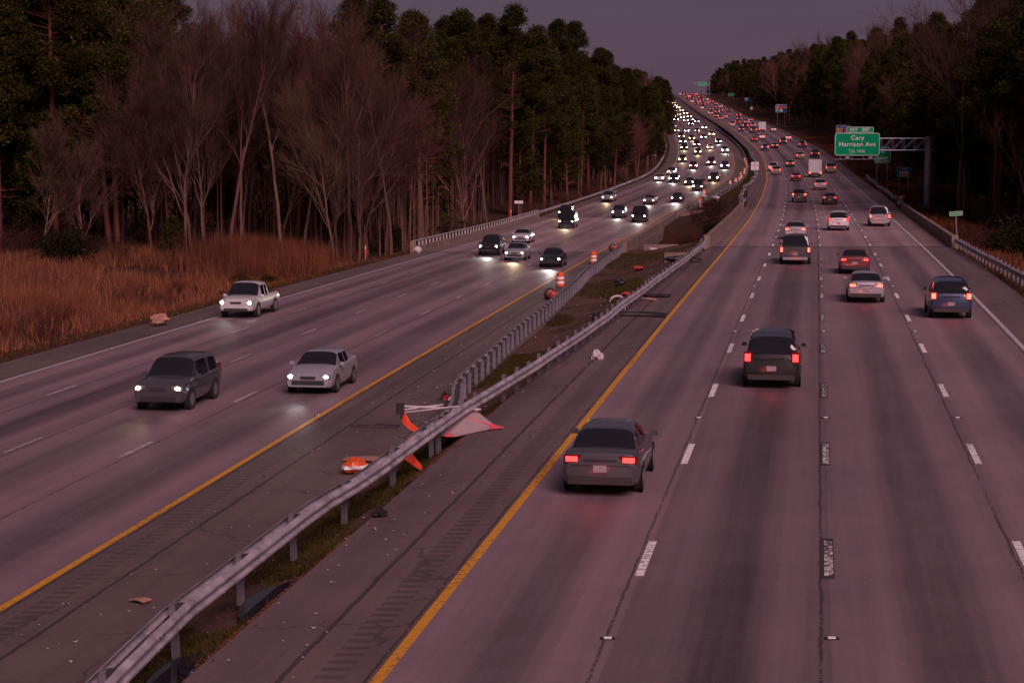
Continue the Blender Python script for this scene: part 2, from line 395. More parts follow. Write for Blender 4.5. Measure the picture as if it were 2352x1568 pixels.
def road(side, y0, y1, m, name='road', thick=.06, dz=0):
    f = (Rl, Rr, (lambda y: zR(y)+dz), uvR) if side == 'R' else (Ll, Lr, (lambda y: zL(y)+dz), uvL)
    mb, uv = strip(stations(y0, y1, 3, 10, 200, 700), f[0], f[1], f[2], f[3], thick, 24)
    o = mb.build(name, M[m], uv=uv, recalc=False); tag(o, kind='structure'); return o
road('R', -30, BR0, 'road_r'); road('R', BR1, 1740, 'road_r'); road('L', -30, BL0, 'road_l'); road('L', BL1, 1740, 'road_l')
# bridge decks: one thing each, with parapets, rails, girders and piers
def wall_path(mb, pts, h0, h1, w, m=0):
    for (x0, y0, z0), (x1, y1, z1) in zip(pts, pts[1:]):
        d = Vector((x1-x0, y1-y0, 0)).normalized(); n = Vector((d.y, -d.x, 0))*w/2
        A = [(x0-n.x, y0-n.y), (x0+n.x, y0+n.y), (x1+n.x, y1+n.y), (x1-n.x, y1-n.y)]; Z = [z0, z0, z1, z1]
        b = [(*a, z+h0) for a, z in zip(A, Z)]; t = [(*a, z+h1) for a, z in zip(A, Z)]
        k = len(mb.v); mb.v += b+t
        for q in ((3,2,1,0),(4,5,6,7),(0,1,5,4),(1,2,6,5),(2,3,7,6),(3,0,4,7)): mb.f.append(tuple(k+i for i in q)); mb.m.append(m)
def bridge(side, y0, y1, label):
    fx0, fx1, fz, uvf = (Rl, Rr, zR, uvR) if side == 'R' else (Ll, Lr, zL, uvL)
    root = thing('road_bridge', label, 'bridge')
    ys = stations(y0+.03, y1-.03, 4, 4)
    mb, uv = strip(ys, lambda y: fx0(y)-.45, lambda y: fx1(y)+.45, lambda y: fz(y)+.004, uvf, .35, 6)
    mb.build('deck', M['deck'], root, uv=uv, recalc=False)
    for q in range(5):      # girders
        g = MB(); off = q/4
        wall_path(g, [(fx0(y)-.25+(fx1(y)-fx0(y)+.5)*off, y, fz(y)) for y in ys], -1.35, -.35, .5)
        g.build('girder', M['concrete_dark'], root)
    for k, fx, sg in ((0, fx0, -1), (1, fx1, 1)):
        p = MB(); pts = [(fx(y)+sg*.2, y, fz(y)) for y in ys]
        slab = (side == 'L' and k == 0)
        wall_path(p, pts, -.42, .48 if slab else .84, .34)
        a = pts[0]; b = pts[-1]
        for e in (a, b): p.box((e[0], e[1], e[2]+.36), (.5, 1.0, 1.36 if slab else 1.06))
        o = p.build('parapet', M['concrete'], root)
        if slab:
            r = MB(); r.tube([(x, y, z+1.02) for x, y, z in pts], .075, 6); r.build('top_rail', M['galv'], root)
            y = y0+1; r = MB(); r.box((0, 0, 0), (.12, .16, .52)); rp = None
            while y < y1-1:
                if rp is None: o = rp = r.build('rail_post', M['galv'], root)
                else: o = rp.copy(); link(o, root)
                o.location = (fx(y)+sg*.2, y, fz(y)+.74); y += 1.9
    for yc in (y0+(y1-y0)*.33, y0+(y1-y0)*.67):
        g = MB(); w = fx1(yc)-fx0(yc)
        g.box(((fx0(yc)+fx1(yc))/2, yc, fz(yc)-1.75), (w+.4, 1.2, .8)); g.box(((fx0(yc)+fx1(yc))/2, yc, fz(yc)-5.3), (w-.6, .8, 6.3))
        g.build('pier', M['concrete'], root)
    for ye, s in ((y0, 1), (y1, -1)):
        g = MB(); w = fx1(ye)-fx0(ye)
        g.box(((fx0(ye)+fx1(ye))/2, ye-s*.32, fz(ye)-1.9), (w+.8, .6, 3.5)); g.build('abutment', M['concrete'], root)
    return root
bridge('R', BR0, BR1, 'concrete road bridge under the red tail lamp traffic, with solid parapets')
bridge('L', BL0, BL1, 'concrete bridge under the white headlamp traffic, open metal top rail on its far side')
# wing walls in the median by the creek
for x, y, w, rz in ((13.6, 171, 3.2, 0), (RX(140,-3.2), 141.5, 2.6, 0), (26.5, 262, 6, 0)):
    b = MB(); b.box((0, 0, -.7), (w, .35, 2.0)); z = terrain(x, y-.6)
    o = b.build('wing_wall', M['concrete'], loc=(x, y, z)); tag(o, {13.6: 'low concrete wing wall in the median beside the headlamp side bridge', 26.5: 'low concrete wall under the far end of the headlamp side bridge'}.get(x, 'low concrete wing wall in the median beside the tail lamp side bridge'), 'wall')
def line(mb, uv, fx, fz, off0, w, y0, y1, uvf, dz, step=3.0):
    ys = [y0]
    while ys[-1] < y1-1e-6: ys.append(min(y1, ys[-1] + (step if ys[-1] < 300 else 9)))
    k = len(mb.v)
    for y in ys:
        for o in (off0-w/2, off0+w/2): x = fx(y, o); mb.v.append((x, y, fz(y)+dz)); uv.append(uvf(x, y))
    for i in range(len(ys)-1): a = k+2*i; mb.f.append((a, a+1, a+3, a+2)); mb.m.append(0)
def markings(side):
    fx, fz, uvf = (RX, zR, uvR) if side == 'R' else (LX, zL, uvL)
    mb, uv = MB(), []; line(mb, uv, fx, fz, 0, .19, -30, 1740, uvf, .009); o = mb.build('yellow_edge_line', M['yellow'], uv=uv); tag(o, kind='structure')
    mb, uv = MB(), []; line(mb, uv, fx, fz, 14.64, .17, -30, 1740, uvf, .009); o = mb.build('white_edge_line', M['white_line'], uv=uv); tag(o, kind='structure')
    mb, uv = MB(), []
    ph = 6.8 if side == 'R' else 2.0
    for k in (1, 2, 3):
        if k == 2 and side == 'R':
            m2, u2 = MB(), []; y = -20+ph
            while y < 140: line(m2, u2, fx, fz, LOFF['R'][2], .17, y, y+3.05, uvf, .011, 5); y += 12.03
            tag(m2.build('worn_dashes', M['white_worn'], uv=u2), kind='structure')
        y = -20+ph + (0 if side == 'R' else k*.9)
        while y < 1500:
            if k == 2 and side == 'R' and y < 140: y += 12.03; continue
            line(mb, uv, fx, fz, LOFF[side][k], .17 if side == 'R' else .13, y, y+3.05, uvf, .009, 5); y += 12.03
    o = mb.build('lane_dashes', M['white' if side == 'R' else 'white_faint'], uv=uv); tag(o, kind='structure')
    if side == 'R':        # sealed black patches under the worn middle dashes
        mb, uv = MB(), []; y = -20+ph
        while y < 140: line(mb, uv, fx, fz, LOFF['R'][2]-.03, .27, y-.2, y+3.3, uvf, .0065, 5); y += 12.03
        tag(mb.build('sealed_patches', M['seal'], uv=uv), kind='structure')
markings('R'); markings('L')
for side, yy in (('R', (BR0, BR1)), ('L', (BL0, BL1))):
    mb = MB()
    for y in yy:
        f0, f1, fz = (Rl, Rr, zR) if side == 'R' else (Ll, Lr, zL)
        mb.face([(f0(y), y-.13, fz(y)+.014), (f1(y), y-.13, fz(y)+.014), (f1(y), y+.13, fz(y)+.014), (f0(y), y+.13, fz(y)+.014)])
    tag(mb.build('bridge_joint', M['joint']), kind='structure')
# raised reflective markers between the dashes
rm = MB(); rm.box((0, 0, .008), (.24, .13, .016)); rm.box((0, 0, .02), (.13, .09, .022), m=1)
proto = None; posn = 0
for k in (1, 2, 3):
    for i in range(0, 9):
        y = 30.5 + i*24.06
        if proto is None:
            proto = rm.build('road_stud', [M['blackp'], M['drumwhite']]); o = proto
        else: o = proto.copy(); C.objects.link(o)
        o.location = (RX(y, LOFF['R'][k]+(.02 if k != 1 else -.1)), y, zR(y)+.005)
        tag(o, '%s road stud from the camera on the %s dashed line, right carriageway' % (['nearest','second','third','fourth','fifth','sixth','seventh','eighth','ninth'][i], ['','left','middle','right'][k]), 'road stud', 'raised studs between the lane dashes')

# ------------------------------------------------------------------ guardrails
WP = [(o*1.15, z*1.14+.01) for o, z in [(0,-.155),(.03,-.14),(.083,-.10),(.083,-.065),(.0,0),(.083,.065),(.083,.10),(.03,.14),(0,.155)]]
def rail_path(fx, fz, tab, y0, y1, step=1.9, wob=0.0, dip=None, seed=0):
    P = []; y = y0
    while y <= y1:
        off = float(np.interp(y, [t[0] for t in tab], [t[1] for t in tab])) + wob*math.sin(y*.23+seed)*math.sin(y*.071+seed)
        z = fz(y)+.56 + (dip(y) if dip else 0); P.append((fx(y, off), y, z)); y += step
    return P
def guardrail(label, P, face, post_h=.62, posts=True, every=1, maxposts=100, group=None, blocks=True, crumple=0.0, gfun=None, sparse=0, start=0):
    root = thing('guardrail', label, 'guardrail', group=group)
    mb = MB(); secs = []
    fine = []
    for a, b in zip(P, P[1:]):
        for t in (0, .5): fine.append(tuple(a[i]+(b[i]-a[i])*t for i in range(3)))
    fine.append(P[-1])
    for i, p in enumerate(fine):
        a, b = fine[max(i-1, 0)], fine[min(i+1, len(fine)-1)]
        d = Vector((b[0]-a[0], b[1]-a[1], 0)).normalized(); n = Vector((d.y, -d.x, 0))*face
        jx, jz = (rnd.uniform(-1, 1)*crumple, rnd.uniform(-1, 1)*crumple) if crumple else (0, 0)
        q = [(p[0]+n.x*(o+jx), p[1]+n.y*(o+jx), p[2]+z+jz) for o, z in WP]
        q += [(p[0]+n.x*(o+jx-.012), p[1]+n.y*(o+jx-.012), p[2]+z+jz) for o, z in WP[::-1]]
        secs.append(q)
    mb.loft(secs)
    for i in range(1, len(P)-1, 2):       # bolt heads and lapped splices
        if P[i][1] > 150: break
        p, a, b = P[i], P[i-1], P[i+1]; d = Vector((b[0]-a[0], b[1]-a[1], b[2]-a[2])).normalized(); n = Vector((d.y, -d.x, 0)).normalized()*face
        for q in (-.10, .10):
            for zz in (-.10, .10): c = Vector(p)+d*q+n*(.10)+Vector((0, 0, zz+.01)); mb.box(c, (.035, .035, .035), m=1)
        q0, q1 = Vector(p)-d*.16, Vector(p)+d*.16
        mb.loft([[(c.x+n.x*(o_+.006), c.y+n.y*(o_+.006), c.z+z_) for o_, z_ in WP]+[(c.x+n.x*(o_+.001), c.y+n.y*(o_+.001), c.z+z_) for o_, z_ in WP[::-1]] for c in (q0, q1)])
    mb.build('rail', [M['galv'], M['block']], root, recalc=True)
    if posts:
        pm = MB(); pm.box((0, 0, -.34), (.012, .14, 1.04)); pm.box((.0, .076, -.34), (.11, .012, 1.04)); pm.box((0, -.076, -.34), (.11, .012, 1.04))
        bm_ = MB(); bm_.box((0, 0, -.04), (.19, .15, .36))
        p0 = b0 = None; cnt = 0; rest = MB()
        for i in range(0, len(P), every):
            if (sparse and P[i][1] < sparse and i % 2) or P[i][1] < start: continue
            p = P[i]; a, b = P[max(i-1, 0)], P[min(i+1, len(P)-1)]
            d = Vector((b[0]-a[0], b[1]-a[1], 0)).normalized(); n = Vector((d.y, -d.x, 0))*face; ang = math.atan2(n.y, n.x)
            cnt += 1
            if cnt <= maxposts:
                if p0 is None: o = p0 = pm.build('post', M['galv_post'], root)
                else: o = p0.copy(); link(o, root)
                o.location = (p[0]-n.x*.25, p[1]-n.y*.25, p[2]+rnd.uniform(-.04, .03)); o.rotation_euler = (rnd.uniform(-.03, .03), rnd.uniform(-.03, .03), ang)
                if blocks:
                    if b0 is None: o = b0 = bm_.build('blockout', M['block'], root)
                    else: o = b0.copy(); link(o, root)
                    o.location = (p[0]-n.x*.10, p[1]-n.y*.10, p[2]); o.rotation_euler = (0, 0, ang)
            else: rest.box((p[0]-n.x*.25, p[1]-n.y*.25, p[2]-.33), (.1, .14, .95))
        if rest.v: tag(rest.build('more_posts', M['galv_post'], root), kind='stuff')
    return root
TR = [(20,-3.0),(25,-3.65),(28.5,-4.02),(32,-4.25),(41,-4.25),(48,-3.75),(55,-3.05),(62,-2.6),(72,-2.35),(93,-1.9),(113,-1.6),(130,-1.35),(139,-1.5),(143,-1.75)]
def dipR(y): return -.50*(1-smst(43, 55, y)) - .10*(1-smst(26, 33, y)) - .06*math.exp(-((y-104)/4)**2) - .05*math.exp(-((y-80)/3)**2)
TL = [(20,4.3),(29,4.3),(36,4.5),(45,4.9),(52,4.65),(56,4.5),(68,3.95),(84,3.4),(109,3.0),(139,2.2),(172,2.0)]
guardrail('long dented steel guardrail nearest the camera, facing the red tail lamp lanes', rail_path(RX, zR, TR, 24.5, 142, 1.9, .07, dipR), 1, sparse=58)
PR_ = rail_path(RX, zR, TR, 24.5, 142, 1.9, .07, dipR); PL_ = rail_path(lambda y, o: LX(y, -o), zL, TL, 24.5, 171.5, 1.9, .05, None, 2)
for i in range(len(PL_)):        # near the camera both rails share one line of posts, then they part
    w_ = smst(44, 70, PL_[i][1])
    if w_ < 1:
        p, q = PL_[i], PR_[min(i, len(PR_)-1)]; PL_[i] = (p[0]*w_+(q[0]-.40)*(1-w_), p[1], p[2]*w_+(q[2]-.13)*(1-w_))
guardrail('steel guardrail seen from behind with dark blocks, beside the near headlamp lanes', PL_, -1, start=50)
# middle of the median beyond the bridges
TR2 = [(218,-1.45),(232,-1.6),(245,-2.2),(261,-2.6),(283,-2.9),(311,-2.3),(346,-2.1),(396,-1.9),(470,-2.3)]
guardrail('bent guardrail beside the yellow line of the tail lamp lanes beyond the creek bridge', rail_path(RX, zR, TR2, 218, 470, 2.2, .28), 1, every=1)
TL2 = [(263,1.9),(285,2.7),(347,3.35),(365,3.6),(396,3.4),(455,3.2),(530,3.0),(760,3.1),(1240,3.2)]
guardrail('long guardrail along the median on the headlamp side, curving up the far hill', rail_path(lambda y, o: LX(y, -o), zL, TL2, 263, 1300, 3.8, .12), -1, every=2, maxposts=100)
# outer sides
guardrail('guardrail by the dry grass at the right edge, ending at the bridge parapet', rail_path(RX, zR, [(80,18.4),(100,18.0),(117,17.4),(141,16.95)], 82, 141.5, 1.9, .05), -1)
guardrail('crumpled and twisted guardrail on the right verge beyond the bridge', rail_path(RX, zR, [(218,16.8),(243,17.7),(300,17.8),(360,18.4)], 218.5, 352, 1.9, .35, lambda y: -.12+.1*math.sin(y*.9)), -1, crumple=.07)
guardrail('guardrail curving along the wooded left edge of the headlamp lanes', rail_path(LX, zL, [(262,17.3),(290,17.1),(330,16.7),(390,17.3),(457,18.1),(600,18.2)], 263, 590, 1.9, .06), 1)

# ------------------------------------------------------------------ vehicles
PAINT = {'silver': (.30,.29,.31), 'white': (.55,.52,.53), 'black': (.012,.011,.013), 'dark grey': (.06,.057,.065), 'dark blue': (.02,.03,.08), 'dark red': (.14,.015,.02), 'tan': (.23,.18,.14)}
for k, c in PAINT.items():
    m = mat('car_paint_'+k.replace(' ', '_'), c, .28, .25, .08, 1); m.node_tree.nodes['Principled BSDF'].inputs['Coat Weight'].default_value = .6; M['p_'+k] = m
M['glass'] = mat('tinted_car_glass', (.012,.012,.016), .06, 0, .1)
M['rim'] = mat('alloy_rim', (.35,.34,.36), .35, .8, .1)
M['trim'] = mat('dark_plastic_trim', (.02,.018,.02), .6)
M['plate'] = mat('number_plate_blank', (.22,.21,.22), .5)
M['tail'] = mat_emit('lit_tail_lamp', (1,.045,.04), 3.4, (.3,.01,.01))
M['tail2'] = mat_emit('lit_brake_lamp', (1,.10,.055), 5.0, (.3,.01,.01))
M['head'] = mat_emit('lit_headlamp_white', (.92,.96,1), 60)
M['head2'] = mat_emit('lit_headlamp_warm', (1,.68,.30), 42)
M['lens_red'] = mat('dark_red_lens', (.10,.006,.008), .15, 0, .1); M['lens_clear'] = mat('headlamp_lens', (.16,.16,.18), .12, .4, .1); M['amber'] = mat_emit('lit_marker_lamp', (1,.32,.06), 6)
for k in ('tail','tail2','head','head2','amber'): M[k].cycles.emission_sampling = 'NONE'
def catmull(tab, n):
    """resample rows of numbers smoothly; first column is the station"""
    T = np.array(tab, float); out = []
    for i in range(len(T)-1):
        p0, p1, p2, p3 = T[max(i-1, 0)], T[i], T[i+1], T[min(i+2, len(T)-1)]
        for k in range(n):
            t = k/n; q = p1 + .5*t*((p2-p0)*.6) + t*t*(3*(p2-p1) - .6*(p2-p0) - .3*(p3-p1)) + t**3*(2*(p1-p2)+.3*(p2-p0)+.3*(p3-p1))
            q[0] = p1[0]+(p2[0]-p1[0])*t; out.append(q)
    out.append(T[-1]); return out
def bodysec(y, w, zb, zt):
    h = zt-zb; H = [(.80,0),(.90,.015),(.965,.10),(.985,.24),(1.0,.42),(1.0,.58),(.985,.66),(.972,.80),(.94,.92),(.86,.985),(.62,1.02),(.30,1.04)]
    return [(w*a, y, zb+h*c) for a, c in H] + [(-w*a, y, zb+h*c) for a, c in H[::-1]]
def cabsec(y, wb, wt, zb, zt):
    h = max(zt-zb, .012); H = [(0,0),(.04,.22),(.10,.50),(.17,.78),(.27,.92),(.42,.985),(.70,1.02),(.9,1.03)]
    R_ = []
    for t, c in H:
        if c <= .80: x = wb+(wt-wb)*c
        else: x = (wb+(wt-wb)*.86)*(1-(t-.17)*.98)
        R_.append((max(x, .06), y, zb+h*c))
    return R_ + [(-x, y_, z) for x, y_, z in R_[::-1]]
SPEC = {
 'sedan': dict(L=4.75, w=.91, st=[(-2.37,.78,.42,.84),(-2.31,.86,.30,1.0),(-1.95,.90,.24,1.06),(-1.2,.91,.22,1.0),(0,.91,.21,.96),(1.0,.91,.22,.99),(1.7,.90,.23,.90),(2.15,.87,.25,.78),(2.34,.78,.30,.68)],
   gh=[(-1.80,.80,.76,1.02),(-1.02,.80,.61,1.43),(.28,.80,.60,1.45),(1.12,.80,.76,.98)], zt=.98, tail=(.64,-2.30,.88,.36,.17), head=(.64,2.24,.66,.34,.15), wh=(1.38,.33)),
 'suv': dict(L=4.7, w=.94, st=[(-2.33,.84,.45,1.02),(-2.28,.91,.34,1.12),(-1.9,.94,.30,1.13),(-1.0,.94,.28,1.10),(0,.94,.27,1.08),(1.0,.94,.28,1.12),(1.75,.93,.29,1.05),(2.2,.89,.31,.92),(2.35,.82,.36,.80)],
   gh=[(-2.27,.86,.80,1.12),(-1.95,.86,.70,1.68),(.35,.86,.69,1.74),(1.12,.86,.80,1.12)], zt=1.08, tail=(.76,-2.28,1.02,.24,.34), head=(.68,2.25,.82,.34,.18), wh=(1.40,.37)),
 'pickup': dict(L=5.7, w=.98, st=[(-2.84,.93,.50,1.08),(-2.80,.97,.42,1.12),(-1.0,.98,.36,1.12),(0,.98,.34,1.12),(1.2,.98,.35,1.16),(2.1,.97,.36,1.12),(2.7,.93,.38,1.02),(2.84,.86,.44,.92)],
   gh=[(-.75,.90,.84,1.12),(-.55,.90,.74,1.80),(.75,.90,.73,1.84),(1.55,.90,.84,1.14)], zt=1.10, tail=(.86,-2.83,.95,.18,.40), head=(.74,2.76,.86,.32,.22), wh=(1.75,.40)),
 'van': dict(L=5.3, w=.98, st=[(-2.63,.93,.42,1.1),(-2.58,.97,.32,1.2),(-1.0,.98,.28,1.2),(.6,.98,.28,1.2),(1.6,.97,.29,1.15),(2.3,.93,.31,1.0),(2.62,.85,.38,.82)],
   gh=[(-2.58,.93,.86,1.18),(-2.45,.93,.84,2.02),(1.0,.93,.84,2.05),(1.95,.93,.84,1.15)], zt=1.18, tail=(.86,-2.60,1.15,.16,.42), head=(.72,2.5,.82,.34,.2), wh=(1.65,.36)),
 'box truck': dict(L=7.6, w=1.0, st=[(1.75,1.0,.5,1.4),(2.6,1.0,.48,1.42),(3.3,.98,.48,1.36),(3.75,.92,.5,1.1),(3.82,.85,.55,.95)],
   gh=[(1.75,.95,.88,1.4),(1.85,.95,.86,2.2),(2.6,.95,.84,2.25),(3.3,.95,.88,1.38)], zt=1.38, tail=(1.0,-3.78,.85,.28,.26), head=(.74,3.78,.82,.3,.2), wh=(2.6,.46)),
}
def make_vehicle(kind, colour, headside, far=False, warm=False, brake=False):
    S = SPEC[kind]; w = S['w']; P = M['p_'+colour]; H = M['head2'] if warm else M['head']; T = M['tail2'] if brake else M['tail']
    root = thing(kind.replace(' ', '_'), None, None)
    body = MB(); body.loft([bodysec(*q) for q in catmull(S['st'], 2 if far else 4)])
    gh = S['gh']; (y0, wb0, wt0, z0), (y1, wb1, wt1, z1), (y2, wb2, wt2, z2), (y3, wb3, wt3, z3) = gh; zt = S['zt']-.05
    rows = catmull([(y0, wb0, wt0, z0-.02), (y0+(y1-y0)*.93, wb1, wt1+.01, z1-.035), (y1+.22, wb1, wt1, z1+.0), ((y1+y2)/2, wb1, (wt1+wt2)/2, max(z1, z2)+.012), (y2-.2, wb2, wt2, z2), (y2+(y3-y2)*.10, wb2, wt2+.01, z2-.04), (y3, wb3, wt3, z3-.02)], 2 if far else 4)
    secs = [cabsec(y, a_, b_, zt, z_) for y, a_, b_, z_ in rows]; n_ = len(secs[0]); glass = MB(); cab = MB()
    yr, yf = y0+(y1-y0)*.93, y2+(y3-y2)*.10; ym = (y1+y2)/2
    for i in range(len(secs)-1):
        yc_ = (secs[i][0][1]+secs[i+1][0][1])/2
        for j in range(n_-1):
            jj = j if j < n_//2 else n_-2-j      # 0..6 up the side and over the roof, 7 = centre
            q = [secs[i][j], secs[i][j+1], secs[i+1][j+1], secs[i+1][j]]
            if yc_ < yr: g_ = jj >= 3 or (j == n_//2-1)
            elif yc_ > yf: g_ = jj >= 3 or (j == n_//2-1)
            else: g_ = jj in (0, 1, 2) and abs(yc_-ym+.05) > .07 and yc_ > yr+.10 and yc_ < yf-.10 and not (kind == 'van' and yc_ < .2)
            if kind == 'box truck' and yc_ < yr: g_ = False
            (glass if g_ else cab).face(q)
    k_ = len(body.v); body.v += cab.v; body.f += [tuple(i+k_ for i in f_) for f_ in cab.f]; body.m += [0]*len(cab.f)
    if kind == 'box truck':
        body.box((0, -1.05, 2.1), (2.4, 5.5, 2.5), m=1); body.box((0, -1.0, .75), (.9, 5.6, .3), m=2)
    if kind == 'pickup':
        body.box((0, -1.8, 1.135), (1.55, 1.9, .03), m=2)
    for s in (-1, 1):
        for y in (S['wh'][0], -S['wh'][0]):
            n = 14; r = S['wh'][1]+.07; body.face([(s*(w+.004), y+r*math.cos(2*math.pi*j/n), S['wh'][1]+r*math.sin(2*math.pi*j/n)) for j in range(n)], 2)
    bmats = [P, M['p_white'], M['trim']]
    tl, hl = S['tail'], S['head']
    def lampmesh(p, s, sg):
        x, y, z, dx, dz = p; b = MB()
        b.loft([[(s*x-dx/2, y+sg*.05, z-dz/2), (s*x+dx/2, y+sg*.05, z-dz/2), (s*x+dx/2, y+sg*.05, z+dz/2), (s*x-dx/2, y+sg*.05, z+dz/2)], [(s*x-dx*.42, y+sg*.10, z-dz*.4), (s*x+dx*.42, y+sg*.09, z-dz*.4), (s*x+dx*.42, y+sg*.09, z+dz*.4), (s*x-dx*.42, y+sg*.10, z+dz*.4)]]); return b
    if far:
        for mb2, mi in ((glass, 3),):
            k = len(body.v); body.v += mb2.v; body.f += [tuple(i+k for i in f) for f in mb2.f]; body.m += [mi]*len(mb2.f)
        for s in (-1, 1):
            for p, sg, mi in ((tl, -1, 4), (hl, 1, 5)):
                b = lampmesh(p, s, sg); k = len(body.v); body.v += b.v; body.f += [tuple(i+k for i in f) for f in b.f]; body.m += [mi]*len(b.f)
            for y in (S['wh'][0], -S['wh'][0]): body.tube([(s*(w-.2), y, S['wh'][1]), (s*(w+.005), y, S['wh'][1])], S['wh'][1], 10, m=2)
        C.objects.unlink(root); bpy.data.objects.remove(root)
        return body.build(kind.replace(' ', '_'), bmats+[M['glass'], T, H])
    ob_ = body.build('body', bmats, root, smooth=True); gb_ = glass.build('windows', M['glass'], root, smooth=True)
    for o_ in (ob_, gb_):
        bm = bmesh.new(); bm.from_mesh(o_.data); bmesh.ops.remove_doubles(bm, verts=bm.verts, dist=.002); bmesh.ops.recalc_face_normals(bm, faces=bm.faces)
        for e_ in bm.edges: e_.smooth = len(e_.link_faces) == 2 and e_.calc_face_angle(0) < R(38)
        bm.to_mesh(o_.data); bm.free()
    for s in (-1, 1):
        x_, y_, z_, dx_, dz_ = tl; hb_ = lampmesh((x_, y_, z_, dx_*1.16, dz_*1.2), s, -.55).build('tail_lamp_housing', M['lens_red'], root); lampmesh((x_+dx_*.06, y_-.012, z_+dz_*.04, dx_*.78, dz_*.72), s, -1).build('tail_lamp', T, hb_)
        x_, y_, z_, dx_, dz_ = hl; hb_ = lampmesh((x_, y_, z_, dx_*1.25, dz_*1.15), s, .55).build('headlamp_housing', M['lens_clear'], root)
        bb_ = MB(); bb_.tube([(s*(x_+.03), y_+.03, z_), (s*(x_+.03), y_+.085, z_), (s*(x_+.03), y_+.10, z_)], [.085, .085, .05], 10); bb_.build('headlamp', H, hb_)
        for y in (S['wh'][0], -S['wh'][0]):
            r = S['wh'][1]; ty = MB(); ty.tube([(-.11, 0, 0), (-.09, 0, 0), (.09, 0, 0), (.11, 0, 0)], [r-.03, r, r, r-.03], 18)
            wh = ty.build('wheel', M['rubber'], root, loc=(s*(w-.10), y, r))
            rm_ = MB(); rm_.tube([(s*.105, 0, 0), (s*.118, 0, 0)], r*.62, 14); rm_.build('rim', M['rim'], wh)
        mm = MB(); mm.box((s*(w+.07), S['gh'][3][0]-.30, S['zt']+.05), (.19, .11, .12), taper=.8); mm.build('mirror', P, root)
    b = MB(); yb = S['st'][0][0] if kind != 'box truck' else -3.8
    b.box((0, yb-.0, .40 if kind != 'box truck' else .6), (w*1.62, .12, .17)); b.build('rear_bumper', M['trim'] if kind != 'pickup' else M['rim'], root)
    if kind != 'box truck':
        b = MB(); zz = S['tail'][2]-S['tail'][4]*.75; b.box((0, yb-.012, zz), (w*1.45, .02, .014)); b.box((0, yb-.022, S['tail'][2]), (w*.85, .02, .035)); b.build('tailgate_trim', M['trim'], root)
    b = MB(); b.box((0, yb-.10 if kind=='box truck' else yb-.035, .68 if kind != 'box truck' else .62), (.31, .03, .16)); b.build('number_plate', M['plate'], root)
    b = MB(); b.box((0, S['st'][-1][0]+.0, .46), (w*1.35, .05, .16)); b.box((0, S['st'][-1][0]+.0, S['head'][2]-.02), (w*.62, .05, .11)); b.build('front_grille', M['trim'], root)
    if kind == 'box truck':
        for x in (-.9, -.2, 0, .2, .9): b = MB(); b.box((x, -3.81, 3.26), (.1, .03, .05)); b.build('marker_lamp', M['tail'], root)
    return root
protos = {}
def heading(side, y):
    g = RX if side == 'R' else LX
    return math.atan2(-(g(y+3, 5)-g(y-3, 5)), 6)
LN = ['', 'lane beside yellow line', 'second lane from yellow line', 'second lane from white line', 'lane beside white line']
ORD = ['nearest', 'second', 'third', 'fourth', 'fifth', 'sixth', 'seventh', 'eighth', 'ninth', 'tenth', 'eleventh', 'twelfth', 'thirteenth', 'fourteenth', 'fifteenth', 'sixteenth', 'seventeenth', 'eighteenth', 'nineteenth', 'twentieth', 'twenty-first', 'twenty-second', 'twenty-third', 'twenty-fourth', 'twenty-fifth', 'twenty-sixth']
RC = [(1,42.5,'sedan','dark grey'),(2,60.7,'suv','black'),(2,121,'pickup','dark grey'),(2,152,'sedan','silver'),(3,92,'sedan','silver'),(3,112,'sedan','dark red'),(3,168,'suv','white'),(3,233.8,'sedan','black'),(4,84.0,'suv','dark blue'),(4,176.7,'pickup','silver'),
 (1,367.2,0,0),(1,385,0,0),(2,407.7,0,0),(2,336.5,0,0),(2,242.1,'suv','dark grey'),(3,355,'box truck','white'),(3,290,'suv','silver'),(3,448.1,0,0),(4,376.7,0,0),(4,455.0,0,0),(4,514.7,0,0),(4,572.0,0,0),(3,535.0,0,0),(2,508.6,0,0),(1,494.5,0,0),(3,640,'box truck','white'),(2,630,0,0),(2,677.3,0,0),(1,795.9,0,0),(1,884.8,0,0),(1,976.4,0,0),(1,1098.6,0,0),(2,824.1,0,0),(2,898.2,0,0),(3,925.2,0,0),(3,870.2,0,0),(4,925.2,0,0),(4,1000.2,0,0),(4,1088.9,0,0),(1,1172.2,0,0),(2,1150.2,0,0),(3,1129.0,0,0),(2,1231.1,0,0),(3,1258.1,0,0),(4,1218.8,0,0),(1,1265.2,0,0),(3,1302.4,0,0),(4,1294.8,0,0),(2,1033.7,0,0),(4,776.0,0,0),(4,707.7,0,0),(3,742.2,0,0),(1,560,0,0),(1,640,0,0),(2,580,0,0),(1,700,0,0),(3,690,0,0),(4,640,0,0),(2,740,0,0),(3,790,0,0),(4,850,0,0),(1,840,0,0),(2,950,0,0),(3,985,0,0),(4,1045,0,0),(1,1040,0,0),(2,1090,0,0),(3,1070,0,0),(2,1190,0,0),(1,1220,0,0),(4,1255,0,0),(2,1300,0,0),(1,1310,0,0),(3,1200,0,0),(4,1150,0,0)]
